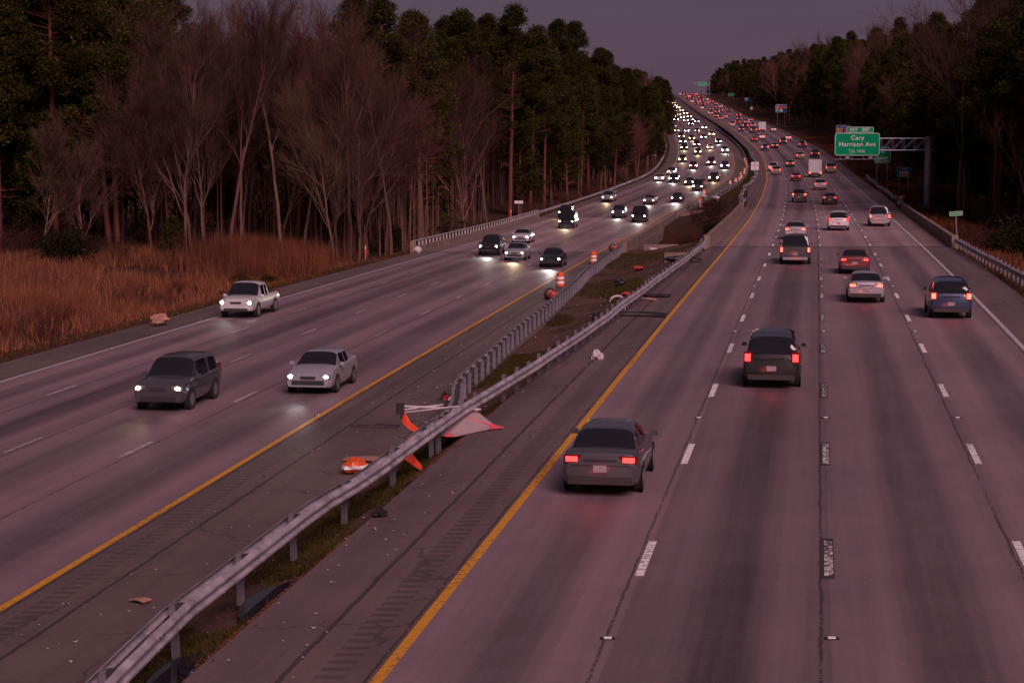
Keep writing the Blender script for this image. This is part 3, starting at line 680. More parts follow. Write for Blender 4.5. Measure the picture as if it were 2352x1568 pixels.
LC = [(4,101,'pickup','white'),(2,158,'sedan','silver'),(2,64.5,'suv','dark grey'),(1,148,'sedan','black'),(1,69,'sedan','silver'),(4,259.4,0,0),(3,166.5,'suv','black'),(3,229,0,0),(4,306.1,0,0),(1,375.6,0,0),(1,338.4,0,0),(1,306.1,0,0),(2,457.7,0,0),(2,358.7,0,0),(3,371.2,0,0),(4,377.8,0,0),(4,407.8,0,0),(4,473.1,0,0),(4,536.4,0,0),(3,511.1,0,0),(3,557.4,0,0),(2,542.2,0,0),(4,692.1,0,0),(4,628.3,0,0),(1,792.5,0,0),(1,824.4,0,0),(2,858.9,0,0),(3,924.2,0,0),(3,965,0,0),(4,957.9,0,0),(4,873.1,0,0),(3,1075.3,0,0),(2,1017.2,0,0),(1,1017.2,0,0),(1,1102.2,0,0),(4,1075.3,0,0),(2,1181.2,0,0),(1,1236.9,0,0),(3,1225.1,0,0),(2,299.9,0,0),(2,259.4,0,0),(3,190,'sedan','white'),(1,246,0,0),(3,440,0,0),(1,440,0,0),(1,520,0,0),(1,580,0,0),(1,650,0,0),(1,720,0,0),(3,610,0,0),(4,580,0,0),(2,690,0,0),(4,740,0,0),(4,810,0,0),(2,810,0,0),(1,870,0,0),(1,920,0,0),(2,905,0,0),(3,870,0,0),(1,965,0,0),(2,960,0,0),(3,1015,0,0),(4,1015,0,0),(2,1070,0,0),(1,1060,0,0),(3,1130,0,0),(2,1120,0,0),(1,1160,0,0),(2,620,0,0),(3,690,0,0),(2,760,0,0),(3,820,0,0)]
def spot(col, energy, ang, parent, loc, rx, size=.15, name='headlamp_beam'):
    l = bpy.data.lights.new(name, 'SPOT'); l.color = col; l.energy = energy; l.spot_size = R(ang); l.spot_blend = .9; l.shadow_soft_size = size
    o = bpy.data.objects.new(name, l); link(o, parent); o.location = loc; o.rotation_euler = (R(rx), 0, 0); return o
def place_traffic(side, cars):
    cars = sorted(cars, key=lambda c: (c[0], c[1])); cnt = {}; r2 = random.Random(21 if side == 'R' else 22)
    for lane, y, kind, colour in cars:
        n = cnt.get(lane, 0); cnt[lane] = n+1
        if not kind:
            kind = r2.choice(['sedan', 'sedan', 'suv', 'suv', 'pickup', 'van']); colour = r2.choice(list(PAINT))
        far = y > 330; warm = r2.random() < .48; brake = r2.random() < .45
        if y < 330 and side == 'L': warm = {(2,158):True,(2,64.5):True,(1,69):False,(1,148):False,(4,101):False}.get((lane, y), warm)
        key = (kind, colour, side, far, warm, brake)
        if key in protos: o = copy_tree(protos[key]) if not far else protos[key].copy()
        else: o = protos[key] = make_vehicle(kind, colour, side == 'L', far, warm, brake)
        if far and o.name not in C.objects: C.objects.link(o)
        L = SPEC[kind]['L']/2
        f = RX if side == 'R' else LX; fz = zR if side == 'R' else zL
        off = lane_mid(side, lane) + r2.uniform(-.25, .25)
        if side == 'L' and (lane, y) == (4, 101): off += .6
        yc = y + L
        hd = heading(side, yc); gr = math.atan((fz(yc+3)-fz(yc-3))/6)
        dk = .012 if (side == 'R' and BR0 < yc < BR1) or (side == 'L' and BL0 < yc < BL1) else .008
        o.location = (f(yc, off), yc, fz(yc)+dk); o.rotation_mode = 'XYZ'
        if side == 'R': o.rotation_euler = (gr, 0, hd)
        else: o.rotation_euler = (-gr, 0, hd+math.pi)
        lampw = 'tail lamps' if side == 'R' else 'headlamps'
        where = 'right carriageway' if side == 'R' else 'left carriageway'
        lab = '%s %s, %s lit, %s camera, %s, %s' % (colour, kind, lampw, (ORD[n]+' from') if n else 'nearest', LN[lane], where)
        tag(o, lab, {'suv': 'suv', 'sedan': 'car', 'pickup': 'pickup truck', 'van': 'van', 'box truck': 'truck'}[kind], 'vehicles driving away with red tail lamps lit' if side == 'R' else 'oncoming vehicles with headlamps lit')
        if side == 'L' and y < 620:
            spot((1,.74,.42) if warm else (1,.93,.85), 170 if y < 120 else 900, 40, o, (0, L+.25, .72), 89.0)
        if side == 'R' and y < 330:
            spot((1,.86,.66), 160, 38, o, (0, L+.25, .72), 89.0)
            l = bpy.data.lights.new('tail_lamp_glow', 'POINT'); l.color = (1,.06,.05); l.energy = 9; l.shadow_soft_size = .3
            q = bpy.data.objects.new('tail_lamp_glow', l); link(q, o); q.location = (0, -L-1.0, .6)
place_traffic('R', RC); place_traffic('L', LC)

# ------------------------------------------------------------------ signs
def text_ob(txt, size, m, parent, loc, name='legend', bold=.012, ext=.004, align='CENTER', sx=1.0):
    cu = bpy.data.curves.new(name, 'FONT'); cu.body = txt; cu.size = size; cu.align_x = align; cu.align_y = 'CENTER'; cu.extrude = ext; cu.offset = bold*size; cu.space_character = 1.08
    t = bpy.data.objects.new(name, cu); C.objects.link(t)
    dg = bpy.context.evaluated_depsgraph_get(); me = bpy.data.meshes.new_from_object(t.evaluated_get(dg)); C.objects.unlink(t); bpy.data.objects.remove(t)
    me.materials.clear(); me.materials.append(m)
    me.transform(Matrix.Scale(sx, 4, (1,0,0))); me.transform(Matrix.Rotation(R(90), 4, 'X'))
    o = bpy.data.objects.new(name, me); link(o, parent); o.location = loc; return o
def rrect(w, h, r, y, n=5):
    P = []
    for cx, cz, a0 in ((w/2-r, h/2-r, 0), (-w/2+r, h/2-r, 90), (-w/2+r, -h/2+r, 180), (w/2-r, -h/2+r, 270)):
        for i in range(n+1): a = R(a0+90*i/n); P.append((cx+r*math.cos(a), y, cz+r*math.sin(a)))
    return P
def panel(root, w, h, m, cz=0, cx=0, r=None, border=None, bm_=None, thick=.05, name='panel', y=0):
    r = r if r is not None else min(w, h)*.1
    mb = MB(); mb.loft([[(x+cx, q+thick, z+cz) for x, q, z in rrect(w, h, r, y)], [(x+cx, q, z+cz) for x, q, z in rrect(w, h, r, y)]]); p = mb.build(name, m, root)
    if border:
        i = border*.9; b = MB(); A = rrect(w-i*.6, h-i*.6, r, y-.006); B = rrect(w-i*.6-border*2, h-i*.6-border*2, max(r-border, .02), y-.006); n = len(A)
        for j in range(n):
            k = (j+1) % n; b.face([(A[j][0]+cx, A[j][1], A[j][2]+cz), (A[k][0]+cx, A[k][1], A[k][2]+cz), (B[k][0]+cx, B[k][1], B[k][2]+cz), (B[j][0]+cx, B[j][1], B[j][2]+cz)])
        b.build('border', bm_ or M['white_sign'], root)
    return p
def posts(root, xs, ztop, zbot, r=.06, m=None, y=.10):
    for x in xs: b = MB(); b.tube([(x, y, zbot), (x, y, ztop)], r, 6); b.build('post', m or M['alum'], root)
# big exit sign carried on a cantilever gantry
gx, gy = 51.75, 234.0; gz = terrain(gx, gy)
g = thing('cantilever_gantry', 'grey steel cantilever gantry, thick round pole and open truss arm, right verge', 'sign gantry', (gx, gy, gz))
t0 = 7.32-gz; b0_ = 5.86-gz
mb = MB(); mb.tube([(0, 0, -.6), (0, 0, t0+.15)], [.42, .40], 18); mb.build('pole', M['steel'], g)
mb = MB(); mb.tube([(0, 0, t0+.1), (0, 0, t0+.22)], [.46, .3], 18); mb.build('pole_cap', M['steel'], g)
mb = MB()
for yy in (-.5, .5):
    for z in (t0, b0_): mb.tube([(.5, yy, z), (-11.6, yy, z)], .065, 8)
    for i in range(9):
        x = -.35 - i*1.37
        mb.tube([(x, yy, t0), (x, yy, b0_)], .035, 6, caps=False)
        if i < 8: mb.tube([(x, yy, t0), (x-1.37, yy, b0_)], .032, 6, caps=False)
for i in range(9): x = -.35-i*1.37; mb.tube([(x, -.5, t0), (x, .5, t0)], .03, 5); mb.tube([(x, -.5, b0_), (x, .5, b0_)], .03, 5)
mb.build('truss_arm', M['steel'], g)
mb = MB()
for z in (t0, b0_): mb.box((0, 0, z), (1.0, 1.15, .12))
mb.build('arm_bracket', M['steel'], g)
sx_, sy_ = 42.78, 233.2
s = thing('exit_sign', 'large green sign reading EXIT 287 Cary Harrison Ave 3/4 MILE on the gantry', 'highway sign', (sx_, sy_, 6.60))
s.scale = (.95, 1, .96); panel(s, 5.85, 2.92, M['green_sign'], r=.30, border=.06)
panel(s, 3.55, .74, M['green_sign'], cz=1.86, cx=.32, r=.08, border=.045, name='exit_number_panel')
text_ob('EXIT', .50, M['white_sign'], s, (-.50, -.012, 1.85), sx=.95); text_ob('287', .64, M['white_sign'], s, (1.05, -.012, 1.86), sx=1.05)
text_ob('Cary', .78, M['white_sign'], s, (0, -.012, .80), sx=1.06); text_ob('Harrison Ave', .78, M['white_sign'], s, (0, -.012, -.02), sx=1.04)
text_ob('MILE', .46, M['white_sign'], s, (.52, -.012, -.92), sx=1.02); text_ob('3', .42, M['white_sign'], s, (-1.0, -.012, -.76)); text_ob('4', .42, M['white_sign'], s, (-.42, -.012, -1.0))
mb = MB(); mb.box((-.70, -.012, -.90), (.05, .01, .70), Matrix.Rotation(R(35), 3, 'Y')); mb.build('fraction_bar', M['white_sign'], s)
mb = MB()
for x in (-2.2, -.7, .8, 2.3): mb.tube([(x, .1, 2.1 if x > -1 and x < 2 else 1.3), (x, .1, -1.85)], .045, 5); mb.tube([(x, .1, -1.7), (x, -.9, -1.86)], .035, 5)
mb.build('mounting_bars', M['alum'], s)
mb = MB(); mb.box((0, -.95, -1.90), (6.2, .12, .08)); mb.box((0, -.55, -1.92), (6.2, .5, .04)); mb.build('catwalk', M['steel'], s)
for x in (-1.45, 1.55): mb = MB(); mb.box((x, -.95, -1.70), (.5, .3, .26)); mb.build('sign_lamp', M['lamp_off'], s)
# lesser signs, each on its own posts
def post_sign(name, label, cat, X, Y, Z, w, h, m, border=None, bmat=None, px=None, r=None, pm=None):
    s = thing(name, label, cat, (X, Y, Z)); panel(s, w, h, m, r=r, border=border, bm_=bmat); zb = terrain(X, Y)-Z-.4
    posts(s, px if px is not None else (-w*.32, w*.32), h*.45, zb, .05 if w < 2 else .08, pm); return s
s = post_sign('route_sign', 'green sign reading 40 Raleigh LEFT 3 LANES, on two posts behind the big exit sign', 'highway sign', 65.2, 331, 3.95, 2.85, 2.75, M['green_sign'], .06)
text_ob('Raleigh', .62, M['white_sign'], s, (.05, -.012, -.50)); text_ob('LEFT 3 LANES', .33, M['white_sign'], s, (0, -.012, -1.08))
mb = MB(); mb.loft([[(x*.5, -.006, z*.5+.55) for x, z in ((-1,.6),(-.9,.95),(-.4,.8),(0,.98),(.4,.8),(.9,.95),(1,.6),(.85,-.4),(0,-1.05),(-.85,-.4))], [(x*.5, -.016, z*.5+.55) for x, z in ((-1,.6),(-.9,.95),(-.4,.8),(0,.98),(.4,.8),(.9,.95),(1,.6),(.85,-.4),(0,-1.05),(-.85,-.4))]]); mb.build('shield', M['blue_sign'], s)
mb = MB(); mb.box((0, -.018, .87), (.9, .006, .16)); mb.build('shield_top_band', M['red_sign'], s); text_ob('40', .62, M['white_sign'], s, (0, -.024, .50), 'route_number')
s = post_sign('sponsor_sign', 'blue sponsor sign with a tan panel reading JOHNSON SUBARU, left of the gantry pole', 'road sign', 60.5, 290, 1.86, 2.15, 1.42, M['blue_sign'], .04)
text_ob('SPONSOR', .20, M['white_sign'], s, (0, -.012, .52)); text_ob('LITTER REMOVAL', .13, M['white_sign'], s, (0, -.012, .30))
panel(s, 1.45, .80, mat('tan_sponsor_panel', (.62,.38,.24), .6), cz=-.24, r=.03, thick=.01, y=-.012, name='sponsor_panel')
text_ob('JOHNSON', .26, M['yellow_sign'], s, (0, -.022, -.06)); text_ob('SUBARU', .30, M['black_sign'], s, (0, -.022, -.42))
s = post_sign('creek_sign', 'small green sign reading CRABTREE CREEK in dry grass right of the bridge', 'road sign', 37.9, 160, 1.30, 1.12, .38, M['green_sign'], .025, px=(0,)); s.rotation_euler[1] = R(-4)
text_ob('CRABTREE CREEK', .13, M['white_sign'], s, (0, -.012, 0))
def logo_sign(label, X, Y, Z, w, h, head, tiles, cols, th):
    s = post_sign('services_sign', label, 'road sign', X, Y, Z, w, h, M['blue_sign'], .06); text_ob(head, h*.13, M['white_sign'], s, (0, -.012, h*.40))
    for i, tl in enumerate(tiles):
        if tl is None: continue
        cx = -w/2 + w*(i % cols + .5)/cols; cz = h*.12 - (i//cols)*th*1.18
        panel(s, w/cols*.78, th, M[tl[0]], cz=cz, cx=cx, r=.06, thick=.01, y=-.012, name='logo_panel')
        mk = MB()
        if tl[1] == 'tri': mk.loft([[(cx-.35, -.016, cz-.22), (cx+.35, -.016, cz-.22), (cx, -.016, cz+.26)], [(cx-.35, -.022, cz-.22), (cx+.35, -.022, cz-.22), (cx, -.022, cz+.26)]])
        elif tl[1] == 'bar': mk.box((cx, -.02, cz), (w/cols*.56, .008, th*.22))
        elif tl[1] == 'arch': mk.tube([(cx-.28, -.02, cz-.25), (cx-.2, -.02, cz+.2), (cx, -.02, cz-.05), (cx+.2, -.02, cz+.2), (cx+.28, -.02, cz-.25)], .05, 5)
        elif tl[1] == 'ring': mk.tube([(cx+.22*math.cos(a), -.02, cz+.22*math.sin(a)) for a in [i*math.pi/5 for i in range(11)]], .05, 5)
        mk.build('logo_mark', M[tl[2]], s)
    return s
logo_sign('blue FOOD services sign with four coloured logo panels, partly behind the EXIT 287 tab', 84.4, 480, 8.0, 3.7, 2.9, 'FOOD', [('yellow_sign','bar','black_sign'),('red_sign','tri','white_sign'),('yellow_sign','ring','black_sign'),('white_sign','arch','red_sign')], 2, .85)
logo_sign('blue services sign with three red logo panels above a green and a white one', 103.9, 728, 16.4, 4.4, 3.1, 'FOOD - EXIT 287', [('red_sign','tri','white_sign'),('red_sign','arch','yellow_sign'),('red_sign','bar','white_sign'),('green_sign','bar','yellow_sign'),('white_sign','ring','red_sign'),None], 3, .95)
logo_sign('distant blue services sign with a single pale logo panel at its left end', 124.2, 990, 23.9, 4.1, 2.0, 'GAS', [('white_sign','bar','red_sign'),None,None], 3, 1.0)
s = post_sign('far_guide_sign', 'distant plain green sign low on the right verge, left of the blue services signs', 'highway sign', 130.8, 1124, 28.8, 3.9, 1.6, M['green_sign'], .08)
s = post_sign('small_white_sign', 'small white square sign on the far right verge between the blue signs', 'road sign', 116.2, 915, 18.6, 1.25, 1.25, M['white_sign'], px=(0,))
s = post_sign('truck_lane_sign', 'white sign reading NO TRUCKS LEFT LANE standing in the median by the guardrail', 'road sign', 46.9, 363, 1.37, 1.55, 1.65, M['white_sign'], .03, M['black_sign'], px=(0,))
for i, w_ in enumerate(('NO', 'TRUCKS', 'LEFT', 'LANE')): text_ob(w_, .36, M['black_sign'], s, (0, -.012, .57-.38*i), sx=.95)
s = post_sign('white_blade_sign', 'narrow white sign with a dark centre line, on a thin post beyond the left guardrail', 'road sign', .95, 262, -1.66, 1.2, .38, M['white_sign'], px=(0,), r=.03)
mb = MB(); mb.box((0, -.008, 0), (.04, .01, .38)); mb.build('centre_line', M['black_sign'], s)
s = post_sign('sign_back', 'back of a grey sign on two posts by the bend of the left guardrail', 'road sign', 36.3, 480, 2.3, 1.15, 1.3, M['alum'], r=.05)
s = post_sign('far_sign_back', 'back of a long low grey sign higher up the bend on the wooded left side', 'road sign', 42.2, 540, 5.3, 1.7, .5, M['alum'], r=.05)
# overhead sign on the crest
g = thing('crest_gantry', 'slim sign gantry on the skyline at the far crest of the road', 'sign gantry', (141.5, 1352, terrain(141.5, 1352)))
mb = MB(); mb.tube([(0, 0, -.5), (0, 0, 8.4)], .3, 8); mb.tube([(0, 0, 8.2), (-12, 0, 8.2)], .16, 6); mb.tube([(0, 0, 7), (-12, 0, 7)], .12, 6); mb.build('pole_and_arm', M['steel'], g)
s = thing('crest_sign', 'green sign on the gantry against the sky at the far crest', 'highway sign', (136.2, 1351, terrain(141.5, 1352)+7.6)); panel(s, 6.2, 2.8, M['green_sign'], r=.3, border=.09); text_ob('Harrison Ave', .8, M['white_sign'], s, (0, -.02, 0))
# orange delineators and a banded tubular marker
def delineator(label, X, Y, h, tilt=0):
    z = terrain(X, Y); o = thing('delineator', label, 'marker post', (X, Y, z)); o.rotation_euler = (0, R(tilt), 0)
    mb = MB(); mb.box((0, 0, h/2-.1), (.12, .05, h+.2)); mb.build('post', M['orange'], o); mb = MB(); mb.box((0, -.03, h*.8), (.09, .02, .25)); mb.build('reflector', M['drumwhite'], o)
delineator('orange marker post in the grass just short of the left bridge rail', -14.1, 180, 1.5)
delineator('orange marker post beside the narrow white sign beyond the left bridge', -.1, 270, 2.0, -2)
delineator('orange marker post halfway along the left guardrail below the trees', 20.5, 390, 1.4)
o = thing('tubular_marker', 'thin orange and white banded tube standing in the median grass past the creek', 'marker post', (30.9, 282, terrain(30.9, 282)))
mb = MB(); mb.tube([(0, 0, 0), (0, 0, 1.15)], .06, 8); mb.build('tube', M['orange'], o)
mb = MB()
for z in (.45, .8, 1.0): mb.tube([(0, 0, z-.07), (0, 0, z+.07)], .067, 8)
mb.build('white_bands', M['drumwhite'], o); mb = MB(); mb.box((0, 0, .02), (.35, .35, .06)); mb.build('base', M['rubber'], o)

# ------------------------------------------------------------------ traffic drums
def make_drum():
    o = thing('traffic_drum', None, None)
    zs = [(.05,.285,0),(.25,.280,0),(.25,.272,1),(.42,.268,1),(.42,.276,0),(.55,.270,0),(.55,.262,1),(.72,.256,1),(.72,.264,0),(.90,.255,0),(.98,.19,0),(1.0,.10,0)]
    mb = MB(); n = 20
    for z, r, m in zs:
        for j in range(n): a = 2*math.pi*j/n; mb.v.append((r*math.cos(a), r*math.sin(a), z))
    for i in range(len(zs)-1):
        for j in range(n): mb.f.append((i*n+j, i*n+(j+1)%n, (i+1)*n+(j+1)%n, (i+1)*n+j)); mb.m.append(1 if zs[i][2] == 1 and zs[i+1][2] == 1 else 0)
    mb.f.append(tuple((len(zs)-1)*n+j for j in range(n))); mb.m.append(0); mb.f.append(tuple(range(n))[::-1]); mb.m.append(0)
    mb.build('barrel', [M['orange'], M['drumwhite']], o, smooth=False)
    mb = MB(); mb.tube([(0, 0, 0), (0, 0, .06)], [.42, .36], 16); mb.build('rubber_base', M['rubber'], o)
    mb = MB(); mb.tube([(-.09, 0, .98), (-.09, 0, 1.06), (.09, 0, 1.06), (.09, 0, .98)], .018, 5); mb.build('handle', M['orange'], o)
    return o
drum = make_drum(); first = True
def put_drum(label, X, Y, tilt=(0, 0, 0), z=None, dz=0, group='orange drums along the median guardrail', mat_=None):
    global first
    o = drum if first else copy_tree(drum); first = False
    o.location = (X, Y, (terrain(X, Y)+.08 if z is None else z)+dz); o.rotation_euler = [R(a) for a in tilt]
    tag(o, label, 'traffic drum', group)
    if mat_:
        for c in o.children:
            if c.data.materials and c.data.materials[0] == M['orange']:
                c.data = c.data.copy(); c.data.materials[0] = mat_
    return o
put_drum('upright orange and white drum against the guardrail, the nearer of the two upright near ones', 3.25, 125.5)
put_drum('upright orange and white drum against the guardrail just before the bridge joint', 6.7, 153.5)
put_drum('drum lying on its side, dark red end showing, behind the nearer upright drum', 2.35, 114.5, (88, 0, 12), dz=.3, mat_=M['drumred'])
put_drum('drum lying on its side, dark red end showing, beyond the drum at the bridge joint', 9.4, 174.5, (88, 0, 14), z=zL(174)+.3, mat_=M['drumred'])
put_drum('broken faded drum leaning low against the guardrail near the collapsed sign', -2.55, 68.0, (100, 25, 80), dz=-.12, mat_=M['drumred'])
for i, (x, y) in enumerate([(59.1,478),(57.9,466),(56.7,455),(55.6,445),(54.6,437),(52.5,424),(50.9,412),(48.9,402),(47.6,390),(45.8,378.5),(44.2,371),(41.9,361)]):
    put_drum('upright drum, %s from the camera in the curved line of drums beside the median guardrail' % ORD[11-i], x, y, (rnd.uniform(-3,3), rnd.uniform(-3,3), 0))
put_drum('lone upright drum on the yellow line of the headlamp lanes past the bridge', 33.3, 326)
put_drum('upright drum standing at the far end of the headlamp side bridge', 29.3, 294)
put_drum('drum stacked behind the one at the far end of the headlamp side bridge', 30.1, 300)
put_drum('toppled dark red drum beside the upright one at the far bridge end', 27.9, 279, (85, 0, 50), dz=.3, mat_=M['drumred'])
put_drum('small toppled red drum on the outer verge, caught on the crumpled guardrail', 50.2, 243, (60, 30, 20), dz=.4, mat_=M['drumred'])

# ------------------------------------------------------------------ wreckage and litter
def crumple(r0, seed, flat=.5, sharp=.35, nu=12, nv=7, cuts=None):
    rr = random.Random(seed); mb = MB(); ph = [rr.uniform(0, 6) for _ in range(6)]; n = nu
    for i in range(nv+1):
        t = math.pi*i/nv
        for j in range(nu):
            a = 2*math.pi*j/nu; k = 1+sharp*(math.sin(2*a+ph[0]+2*t)+.6*math.sin(5*a+ph[1])*math.sin(3*t+ph[2]))*.6+rr.uniform(-.12, .12)*sharp*2
            mb.v.append((r0*k*math.sin(t)*math.cos(a), r0*k*math.sin(t)*math.sin(a), r0*flat*(math.cos(t)*k+1)*.95))
    for i in range(nv):
        for j in range(nu): mb.f.append((i*n+j, i*n+(j+1)%n, (i+1)*n+(j+1)%n, (i+1)*n+j)); mb.m.append(0 if not cuts or not (cuts[0] <= i < cuts[1]) else 1)
    return mb
def junk(name, label, cat, X, Y, r, m, flat=.5, sharp=.35, seed=1, cuts=None, rz=0, sc=(1,1,1)):
    o = crumple(r, seed, flat, sharp, cuts=cuts).build(name, m, loc=(X, Y, terrain(X, Y)+(.075 if terrain(X, Y) > min(zL(Y), zR(Y))-.09 else .0)), smooth=False)
    o.rotation_euler = (0, 0, R(rz)); o.scale = sc; return tag(o, label, cat)
junk('crushed_drum', 'crushed orange drum with a white band lying against the near guardrail', 'traffic drum', -4.45, 52.4, .38, [M['orange'], M['drumwhite']], .62, .22, 5, cuts=(3, 4), rz=20)
junk('trash_bag', 'small white plastic bag on the right shoulder beside the yellow line', 'bag', 3.16, 68.9, .22, M['litter'], .8, .5, 9)
junk('tyre_scrap', 'black lump of tyre rubber on the near shoulder below the guardrail', 'debris', -2.9, 40.4, .17, M['blackp'], .6, .5, 12)
junk('black_bag', 'black bag slumped in the median grass between the two guardrails', 'bag', 3.9, 84.5, .34, M['blackp'], .5, .4, 13)
junk('black_bag', 'black bag on bare dirt near the second upright drum', 'bag', 7.0, 121, .42, M['blackp'], .5, .4, 14)
junk('tyre_tread', 'curled black tyre tread in the grass patch before the creek', 'debris', 11.3, 124, .8, M['blackp'], .3, .5, 15, sc=(1.4, .6, 1))
junk('red_cloth', 'red scrap in the dirt near the guardrail before the creek', 'litter', 9.3, 137, .45, M['redlitter'], .3, .5, 16)
junk('red_scrap', 'red scrap in the median grass by the near guardrail posts', 'litter', 6.2, 101, .26, M['redlitter'], .4, .5, 17)
junk('white_scrap', 'crumpled white sheet by the wing wall of the headlamp side bridge', 'litter', 12.6, 167.5, .4, M['litter'], .25, .5, 18)
junk('red_debris', 'red crumpled scrap at the foot of the left bridge parapet', 'debris', LX(207, 16.4), 207, .5, M['redlitter'], .4, .5, 19)
junk('white_broken_sign', 'broken white bent sheet leaning at the near end of the left bridge parapet', 'debris', LX(171, 16.3), 171, .28, M['litter'], 1.0, .6, 20)
junk('cardboard_box', 'crushed cardboard box on the left shoulder beside the white edge line', 'debris', LX(97, 16.2), 97, .55, M['cardboard'], .5, .5, 21)
for i, (x, y) in enumerate([(32.4, 318), (33.6, 309)]): junk('white_debris', ['white block of debris in the median by the bent guardrail', 'smaller pale block of debris beyond it in the median'][i], 'debris', x, y, .6, M['litter'], .5, .4, 30+i)
def flat_piece(name, label, X, Y, w, l, m, rz, lift=.05, bend=.1, cat='debris'):
    mb = MB(); n = 6; secs = []
    for i in range(n+1):
        t = i/n; secs.append([(-w/2*(1-.2*t), -l/2+l*t, bend*math.sin(t*3)), (w/2*(1-.1*t), -l/2+l*t, bend*math.sin(t*3+.5)), (w/2*(1-.1*t), -l/2+l*t, bend*math.sin(t*3+.5)+.02), (-w/2*(1-.2*t), -l/2+l*t, bend*math.sin(t*3)+.02)])
    mb.loft(secs); o = mb.build(name, m, loc=(X, Y, terrain(X, Y)+.07+lift)); o.rotation_euler = (0, 0, R(rz)); return tag(o, label, cat)
flat_piece('black_mat', 'flat black rubber mat on the right shoulder at the guardrail posts', 7.3, 96, .9, 1.7, M['blackp'], 70, bend=.06)
flat_piece('black_sheet', 'long bent dark panel on the right shoulder below the guardrail', 5.5, 85.5, .7, 3.2, M['blackp'], 75, bend=.14)
flat_piece('pale_strip', 'thin pale strip lying by the guardrail posts on the right shoulder', 6.3, 93.5, .18, 1.9, M['cardboard'], 80)
flat_piece('cardboard_sheet', 'pinkish cardboard sheet on the shoulder behind the crushed drum', -4.3, 54.5, .7, 1.3, M['cardboard'], 80, bend=.03)
flat_piece('cardboard_scrap', 'torn tan cardboard on the inner shoulder, nearest the bottom left', -7.6, 37.4, .25, .42, M['cardboard'], 60, bend=.03)
flat_piece('dark_strip', 'long dark strip on the inner shoulder left of the collapsed sign', -4.5, 61.0, .12, 1.6, M['blackp'], 85, bend=.05)
flat_piece('steel_offcut', 'short bent galvanised post leaning out of the puddle at the bottom', -6.15, 33.9, .11, .75, M['galv'], -20, lift=.30, bend=.02); bpy.context.scene.collection.objects[-1].rotation_euler[0] = R(35)
o = thing('bent_pipe', 'pale curved pipe hoop standing in the median behind the near guardrail', 'debris', (5.0, 88.5, terrain(5.0, 88.5)))
mb = MB(); mb.tube([(.36*math.cos(a), 0, .45+.3*math.sin(a)) if a > 0 else (.36, 0, 0) for a in (-1, .1, .6, 1.1, 1.6, 2.1, 2.6, 3.0)], .05, 6); mb.build('hoop', M['litter'], o)
# collapsed roll-up road-work sign tangled in the guardrails
zc = terrain(-3.4, 50.5); OX, OY = -2.6, 51.0
o = thing('collapsed_road_sign', 'collapsed orange road work sign tangled between the guardrails, white tripod arms and pale mesh sheet', 'road sign', (OX, OY, zc))
def W(x, y, z): return (x-OX, y-OY, z-zc)      # world point to local
mb = MB(); mb.tube([W(-3.2, 53.9, .45), W(-.9, 53.6, .40)], .035, 6); mb.tube([W(-3.15, 53.8, .36), W(-2.0, 53.9, .50)], .024, 6); mb.tube([W(-3.15, 53.8, .28), W(-1.5, 53.6, .50)], .022, 6); mb.build('tripod_arms', M['litter'], o)
mb = MB(); mb.box(W(-3.25, 53.9, .38), (.24, .26, .30)); mb.box(W(-3.15, 53.8, .18), (.16, .16, .16)); mb.build('tripod_hub', M['rubber'], o)
vinyl = mat('fluorescent_orange_vinyl', (.80,.075,.025), .5, 0, .3, 5)
def ribbon(A, Wd, name):
    mb = MB(); mb.loft([[W(x-w_, y, z), W(x, y-.05, z+.05), W(x+w_, y, z), W(x, y+.02, z-.02)] for (x, y, z), w_ in zip(A, Wd)]); return mb.build(name, vinyl, o)
ribbon([(-3.1, 53.6, .28), (-3.05, 53.3, .08), (-2.8, 52.9, -.05), (-2.5, 52.5, -.14), (-2.25, 52.1, -.2)], [.04, .12, .16, .16, .13], 'upper_orange_panel')
ribbon([(-2.95, 50.0, -.20), (-2.75, 49.5, -.30), (-2.5, 49.0, -.42), (-2.3, 48.5, -.55)], [.18, .18, .11, .01], 'lower_orange_panel')
def sheet(pts, th=.012):
    mb = MB(); mb.loft([[W(*p) for p in pts], [W(p[0], p[1], p[2]+th) for p in pts]]); return mb
sheet([(-2.1,52.3,.05),(-1.7,53.6,.42),(-1.2,54.2,.40),(-.75,53.4,.16),(-.42,52.6,.03),(-1.0,51.9,.02),(-1.55,51.2,.0),(-1.95,51.3,.0)]).build('mesh_sheet', mat('pale_mesh_fabric', (.36,.27,.27), .8, 0, .12, 6), o)
pk = mat('pink_vinyl', (.75,.09,.12), .5)
sheet([(-.62,52.9,.09),(-.22,52.5,.04),(-.62,52.25,.04)], .02).build('pink_corner', pk, o)
mb = MB(); mb.tube([W(-1.5, 53.3, .34), W(-1.0, 52.9, .17), W(-.5, 52.6, .07)], .022, 4); mb.tube([W(-1.5, 53.3, .34), W(-1.65, 52.2, .12), W(-1.78, 51.4, .03)], .022, 4); mb.box(W(-1.75, 51.3, .03), (.24, .2, .05)); mb.build('pink_ribs', pk, o)
